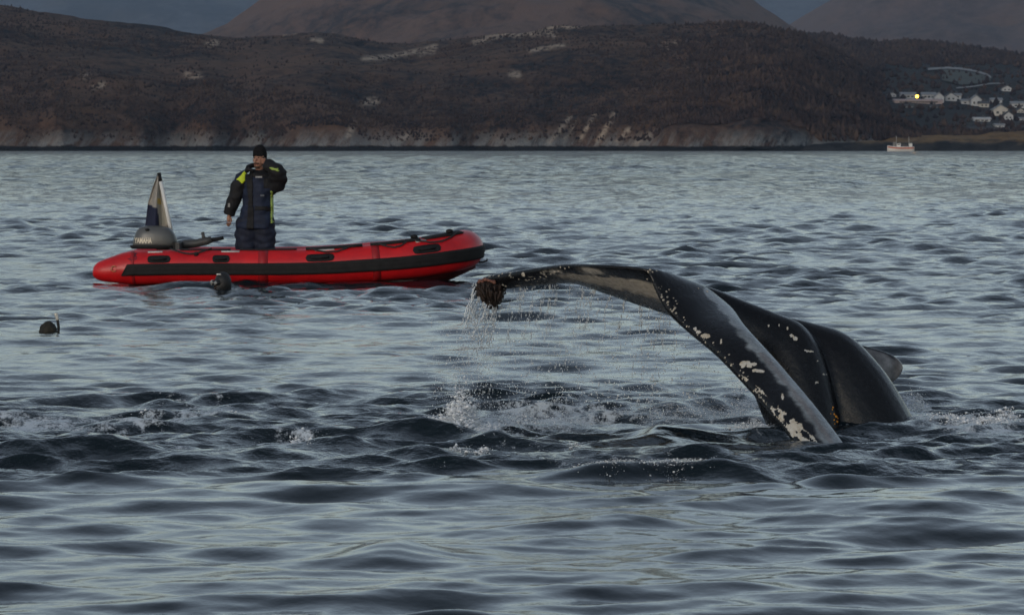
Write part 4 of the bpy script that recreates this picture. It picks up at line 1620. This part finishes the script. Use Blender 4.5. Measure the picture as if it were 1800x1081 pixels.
man = thing('person', (mp(447, 490).x, Y0, .045), 'person in a black knit cap and navy float jacket standing in the red boat', 'person')
skin = pmat('weathered_skin', (.36, .19, .13), (.30, .15, .10), 20, .55)
navy = pmat('navy_suit_fabric', (.014, .019, .040), (.009, .012, .024), 9, .75, .3, .3, 30)
blackf = pmat('black_suit_fabric', (.008, .008, .010), (.013, .013, .015), 9, .75, .3, .3, 30)
lime = pmat('lime_reflective_fabric', (.55, .66, .02), (.48, .58, .02), 12, .6)
limed = pmat('dull_lime_tape', (.30, .42, .08), (.26, .36, .07), 12, .5)
wool = pmat('black_knit_wool', (.008, .008, .009), (.015, .015, .016), 60, .95, .1, .6, 120)


def pth(*a):
    return [mp(*q) for q in a]


def limb(mb, pts, rads, flat=None, n=14):
    S_ = smoothpath([list(p) + [r_] for p, r_ in zip(pts, rads)], len(pts) * 4)
    mb.tube([Vector(s[:3]) for s in S_], [s[3] for s in S_], n, flat, up=(0, 1, 0))


HD = (456, 282)
bd = MB()
hc = mp(456, 281)
bd.ell(hc + Vector((0, .01, .02)), (.078, .098, .115), 18, 12)
fd = Vector((-.42, -.9, 0)).normalized()            # where the face looks
sd_ = Vector((-fd.y, fd.x, 0)) * -1
bd.ell(hc + fd * .035 + Vector((0, 0, -.045)), (.058, .062, .07), 14, 10)        # jaw
bd.tube([hc + fd * .085 + Vector((0, 0, .03)), hc + fd * .112 + Vector((0, 0, -.012)), hc + fd * .095 + Vector((0, 0, -.028))], [.011, .018, .012], 8)   # nose
for s in (-1, 1):
    bd.ell(hc + sd_ * (s * .08) + Vector((0, 0, -.005)), (.018, .022, .033), 8, 6)  # ears
limb(bd, pth((456, 292), (456, 302, .02), (456, 312, .02)), [.055, .056, .075])
limb(bd, pth((456, 305), (456, 330), (455, 370), (450, 405)), [.12, .16, .15, .15], (1, .7))
limb(bd, pth((432, 312), (414, 345), (405, 375), (403, 381)), [.055, .048, .034, .030])
limb(bd, pth((476, 312), (489, 318, -.16), (482, 300, -.26), (468, 289, -.17)), [.055, .048, .036, .030])
for s, x in ((-1, 433), (1, 465)):
    limb(bd, pth((450 + s * 9, 402), (x, 440), (x, 474), (x, 483)), [.10, .075, .05, .048])
    bd.tube(pth((x, 482, .06), (x - 2, 485, -.06), (x - 3, 486, -.16)), [.045, .045, .034], 10)
# hands: palm here, fingers added after the remesh
h1 = mp(402, 384)
bd.ell(h1, (.030, .022, .048), 10, 8)
h2 = mp(466, 284.5, -.15)
bd.ell(h2, (.030, .024, .040), 10, 8)
bd = bd.remesh(.010, 2)


def finger(pts, r0):
    pts = [Vector(p) for p in pts]
    bd.tube(pts, [r0, r0 * .95, r0 * .85, r0 * .55][:len(pts)], 7)


for i in range(4):
    x = -.021 + .014 * i
    ln = (.062, .072, .068, .052)[i]
    finger([h1 + Vector((x, -.006, -.035)), h1 + Vector((x * 1.05, -.014, -.035 - ln * .45)), h1 + Vector((x, -.004, -.035 - ln * .8)), h1 + Vector((x * .9, .01, -.035 - ln))], .0095)
finger([h1 + Vector((.024, -.012, .008)), h1 + Vector((.038, -.024, -.018)), h1 + Vector((.034, -.03, -.046))], .011)
for i in range(4):          # curled round the phone at the cheek
    z = .028 - .018 * i
    finger([h2 + Vector((.012, -.016, z)), h2 + Vector((-.016, -.034, z + .006)), h2 + Vector((-.042, -.02, z + .008)), h2 + Vector((-.05, .006, z + .006))], .0095)
finger([h2 + Vector((-.004, .01, .03)), h2 + Vector((-.02, .016, .056)), h2 + Vector((-.034, .018, .07))], .011)
body_o = bd.build('body', skin, man)
eye_m = pmat('dark_eye', (.015, .012, .010), (.03, .02, .02), 50, .2)
for s in (-1, 1):
    MB().ell(hc + fd * .084 + sd_ * (s * .032) + Vector((0, 0, .028)), (.012, .010, .008), 8, 6).build('eye', eye_m, man)
MB().tube([hc + fd * .094 + sd_ * -.026 + Vector((0, 0, -.062)), hc + fd * .102 + Vector((0, 0, -.06)), hc + fd * .094 + sd_ * .026 + Vector((0, 0, -.062))], [.005, .008, .005], 6).build('mouth', pmat('lips', (.22, .08, .065)), man)
beard = MB().tube([hc + fd * .09 + sd_ * -.04 + Vector((0, 0, -.05)), hc + fd * .104 + Vector((0, 0, -.044)), hc + fd * .09 + sd_ * .04 + Vector((0, 0, -.05))], [.007, .011, .007], 8)
beard.tube([hc + fd * .075 + sd_ * -.03 + Vector((0, 0, -.098)), hc + fd * .088 + Vector((0, 0, -.10)), hc + fd * .075 + sd_ * .03 + Vector((0, 0, -.098))], [.012, .016, .012], 8)
beard.build('beard', pmat('brown_beard', (.05, .03, .02), (.07, .045, .03), 80, .9), man)
# knit cap
cap = MB()
secs = []
for z_, rx_, ry_ in ((.028, .092, .112), (.052, .096, .114), (.075, .094, .112), (.115, .088, .104), (.155, .07, .082), (.18, .046, .05), (.196, .02, .02)):
    c = hc + Vector((.006, .008, z_))
    secs.append([c + Vector((rx_ * math.cos(a), ry_ * math.sin(a), -.02 * (math.cos(a) * fd.x + math.sin(a) * fd.y) * -1 if z_ < .06 else 0)) for a in [2 * math.pi * j / 20 for j in range(20)]])
# the cap comes down over the nape and ears
nape = MB().ell(hc + Vector((.03, .045, -.02)), (.072, .075, .10), 14, 10)
cap.loft(secs)
cap.add(nape.V, nape.F)
cap = cap.remesh(.009, 2)
cap.build('knit_cap', wool, man)
MB().box(h2 + Vector((-.026, .004, .006)), (.022, .05, .12), .3).build('phone', pmat('black_phone', (.01, .01, .011), (.015, .015, .016), 20, .25), man, False)
# trousers
tr = MB()
for s, x in ((-1, 431), (1, 467)):
    limb(tr, pth((449 + s * 11, 385), (449 + s * 15, 408), (x, 445), (x, 478)), [.16, .155, .122, .10], (1, .95))
tr = tr.remesh(.016, 3, .022, 9)
tr.build('trousers', navy, man)
for x in (431, 467):
    MB().tube(pth((x, 478, .08), (x, 484, .05), (x - 2, 487, -.06), (x - 3, 488, -.19)), [.075, .07, .06, .045], 12).build('boot', blackf, man)
# jacket: trunk, hanging sleeve, raised sleeve, collar
jk = MB()
secs = []
for py, cx, hw, hd in ((306, 456, .10, .10), (311, 455, .20, .13), (318, 454, .215, .155), (335, 454, .222, .165), (355, 453, .225, .165), (372, 451, .245, .17), (388, 450, .27, .18), (401, 449, .285, .185), (403, 449, .26, .16)):
    c = mp(cx, py)
    secs.append([c + Vector((hw * .86 * math.copysign(abs(math.cos(a)) ** .8, math.cos(a)), hd * math.copysign(abs(math.sin(a)) ** .8, math.sin(a)), 0)) for a in [2 * math.pi * j / 28 for j in range(28)]])
jk.loft(secs)
limb(jk, pth((437, 309), (427, 316), (418, 332), (411, 350), (406, 366), (402, 378)), [.09, .105, .10, .09, .08, .068])
limb(jk, pth((472, 312), (480, 322, -.06), (487, 322, -.14), (489, 308, -.22), (481, 296, -.26), (470, 291, -.2)), [.09, .115, .11, .11, .095, .075])
limb(jk, pth((470, 338), (478, 330, -.1), (484, 316, -.16)), [.08, .09, .08])
limb(jk, pth((456, 298, .03), (456, 304, .03), (456, 312, .02)), [.105, .125, .16])
jk = jk.remesh(.013, 2, .022, 8)
jm, t, b = new_mat('jacket_fabric')
sep = t.nodes.new('ShaderNodeSeparateXYZ')
t.links.new(t.nodes.new('ShaderNodeTexCoord').outputs['Object'], sep.inputs[0])
nzj = nnoise(t, 9)
t.links.new(ramp(t, nzj, [(.35, (.014, .022, .050)), (.65, (.009, .014, .032))]), b.inputs['Base Color'])
b.inputs['Roughness'].default_value = .7
b.inputs['Specular IOR Level'].default_value = .3
bump(t, b, nnoise(t, 26, 4), .4, .012)
jk.build('jacket', jm, man)


def pxy(c):
    return proj(c.x, c.y, c.z)


def region(f, off=.005):
    return jk.patch(lambda c, n: f(*pxy(c), c, n), off)


def in_poly(x, y, poly):
    r_ = False
    for (x0, y0), (x1, y1) in zip(poly, poly[1:] + poly[:1]):
        if (y0 > y) != (y1 > y) and x < (x1 - x0) * (y - y0) / (y1 - y0) + x0:
            r_ = not r_
    return r_


dark_sleeve = region(lambda x, y, c, n: (x < 431 and y > 318 and x < 431 - (y - 318) * .18), .004)
dark_sleeve.build('sleeve', blackf, man)
region(lambda x, y, c, n: (c.y < Y0 - .13 and x > 464 and y < 332) or (x > 476 and y < 336) or (y < 312 and x > 436), .004).build('sleeve', blackf, man)
region(lambda x, y, c, n: in_poly(x, y, [(417, 316), (424, 308), (434, 298), (432, 304), (430, 318), (425, 323)]) , .010).build('shoulder_panel', lime, man)
region(lambda x, y, c, n: n.y < -.1 and c.y > Y0 - .24 and in_poly(x, y, [(432, 308), (444, 306), (446, 402), (434, 402), (437, 350)]), .009).build('front_placket', blackf, man)
region(lambda x, y, c, n: n.y < .2 and in_poly(x, y, [(475.5, 336), (479.5, 336), (480.5, 392), (476, 392)]), .010).build('side_stripe', limed, man)
region(lambda x, y, c, n: in_poly(x, y, [(474, 294), (489, 297), (490, 302), (476, 298)]), .010).build('sleeve_band', limed, man)
region(lambda x, y, c, n: n.y < 0 and in_poly(x, y, [(448, 362), (474, 364), (474, 371), (448, 369)]), .012).build('pocket_flap', blackf, man)
MB().box(mp(455, 311.5, -.235), (.085, .02, .022)).build('chest_badge', pmat('grey_print', (.3, .3, .31), (.2, .2, .2), 40), man, False)
MB().box(mp(461, 344, -.185), (.05, .012, .02)).build('chest_badge', pmat('dim_grey_print', (.10, .11, .13), (.08, .08, .1), 40), man, False)
MB().box(mp(402.5, 361, -.085), (.028, .02, .05)).build('sleeve_badge', pmat('pale_sleeve_print', (.22, .21, .2), (.16, .16, .16), 40), man, False)
cl = MB()
cl.tube(pth((434, 302, -.10), (437, 297, -.13), (445, 302, -.15)), [.028, .03, .02], 8)
cl.tube(pth((434, 301, -.1), (436, 294, .02), (444, 291, .1), (460, 289, .14), (472, 294, .08), (474, 300, -.06)), [.03, .032, .034, .034, .034, .03], 8)
cl.build('collar', blackf, man)

# ------------------------------------------------------------------ two snorkellers
neop = pmat('black_neoprene', (.010, .011, .012), (.02, .02, .021), 20, .6, .4, .2, 60)


def swimmer_a():
    Y = 48.5
    base = P(391, 515, Y)
    o = thing('person', (base.x, Y, seah(base.x, Y)), 'person in a black dive hood and mask with head above water beside the boat', 'person', 'snorkellers in the water')
    c = P(392, 497, Y)
    hd_ = MB()
    hd_.ell(c, (.105, .115, .135), 18, 12)
    hd_.ell(c + Vector((-.04, -.04, -.06)), (.065, .07, .07), 12, 8)
    hd_.tube([c + Vector((.02, .02, -.05)), c + Vector((.03, .03, -.20)), c + Vector((.03, .05, -.4))], [.085, .085, .13], 12)
    limb(hd_, [c + Vector((-.2, .05, -.45)), c + Vector((.03, .06, -.42)), c + Vector((.28, .05, -.46))], [.08, .16, .08])
    limb(hd_, [c + Vector((.03, .06, -.42)), c + Vector((.06, .3, -.75)), c + Vector((.1, .8, -1.0))], [.16, .15, .12])
    hd_ = hd_.remesh(.012, 2)
    hd_.build('hood', neop, o)
    f = Vector((-.75, -.65, 0)).normalized()
    s = Vector((-f.y, f.x, 0))
    fc = c + f * .06 + Vector((0, 0, -.045))
    MB().ell(fc, (.062, .062, .058), 12, 8).build('face', skin, o)
    mk = MB()
    mc = c + f * .105 + Vector((0, 0, .002))
    for sg in (-1, 1):
        mk.ell(mc + s * (sg * .036) + f * .004, (.04, .04, .034), 12, 8)
    mk.ell(mc + f * .012 + Vector((0, 0, -.03)), (.024, .024, .03), 8, 6)
    mk.build('dive_mask', pmat('black_mask_rubber', (.012, .012, .013), None, 20, .3), o)
    gl = MB()
    for sg in (-1, 1):
        gl.ell(mc + s * (sg * .038) + f * .034, (.026, .020, .022), 10, 6)
    gl.build('mask_lens', pmat('pale_mask_glass', (.2, .2, .2), (.25, .26, .26), 20, .1), o)
    bk = mc - s * .085 - f * .01
    ringp = [bk + f * .028 * math.cos(a) + Vector((0, -.02, .026 * math.sin(a))) for a in np.linspace(0, 6.283, 13)]
    MB().tube(ringp, .008, 6).build('strap_buckle', pmat('white_buckle', (.5, .5, .48), (.4, .4, .39), 20, .4), o)
    MB().box(c + Vector((-.045, -.075, .105)), (.05, .02, .014), -.3).build('hood_logo', lab_m, o, False)
    MB().tube([fc + f * .06 + Vector((0, 0, -.03)), fc + f * .085 + Vector((-.01, 0, -.05)), fc + f * .08 + Vector((-.04, 0, -.02))], .014, 8).build('mouthpiece', neop, o)


def swimmer_b():
    Y = 38.0
    base = P(85, 583, Y)
    o = thing('person', (base.x, Y, seah(base.x, Y)), 'person face down in a dark hood with a snorkel standing out of the water', 'person', 'snorkellers in the water')
    c = P(85, 584, Y)
    hd_ = MB()
    hd_.ell(c, (.088, .11, .105), 18, 12)
    hd_.tube([c + Vector((-.02, .02, -.06)), c + Vector((-.10, .12, -.18)), c + Vector((-.22, .25, -.32))], [.08, .07, .12], 12)
    limb(hd_, [c + Vector((-.22, .25, -.32)), c + Vector((-.4, .6, -.5)), c + Vector((-.6, 1.0, -.7))], [.12, .16, .12])
    hd_ = hd_.remesh(.012, 2, .012, 25)
    hd_.build('hood', pmat('brown_black_neoprene', (.018, .016, .012), (.03, .027, .02), 20, .7, .3, .3, 60), o)
    sn = MB()
    S_ = smoothpath([list(P(x, y, Y)) for x, y in ((96, 592), (101, 587), (103, 580), (102.5, 572), (101, 562))], 14)
    sn.tube([Vector(s) for s in S_], .0135, 9)
    q = sn.build('snorkel', neop, o)
    S_ = smoothpath([list(P(x, y, Y)) for x, y in ((101, 562.5), (99.5, 556), (97.8, 550))], 8)
    MB().tube([Vector(s) for s in S_], [.0145, .015, .0155, .0165, .0175, .018, .018, .015], 9).build('snorkel_tip', pmat('white_plastic', (.6, .58, .52), (.5, .48, .43), 20, .4), q)
    MB().ell(c + Vector((.05, -.05, -.06)), (.05, .05, .05), 10, 8).build('dive_mask', neop, o)


swimmer_a()
swimmer_b()

# ------------------------------------------------------------------ air
hm = bpy.data.materials.new('haze_air')
hm.use_nodes = True
t = hm.node_tree
t.nodes.remove(t.nodes['Principled BSDF'])
pv = t.nodes.new('ShaderNodeVolumePrincipled')
pv.inputs['Color'].default_value = (.56, .74, 1.0, 1)
pv.inputs['Density'].default_value = 4e-5
pv.inputs['Anisotropy'].default_value = .2
t.links.new(pv.outputs[0], t.nodes['Material Output'].inputs['Volume'])
hz = MB().box((0, 6500, 340), (26000, 16500, 700)).build('haze', hm, None, False)
tag(hz, 'thin blue evening haze over the fjord', 'haze', kind='stuff')
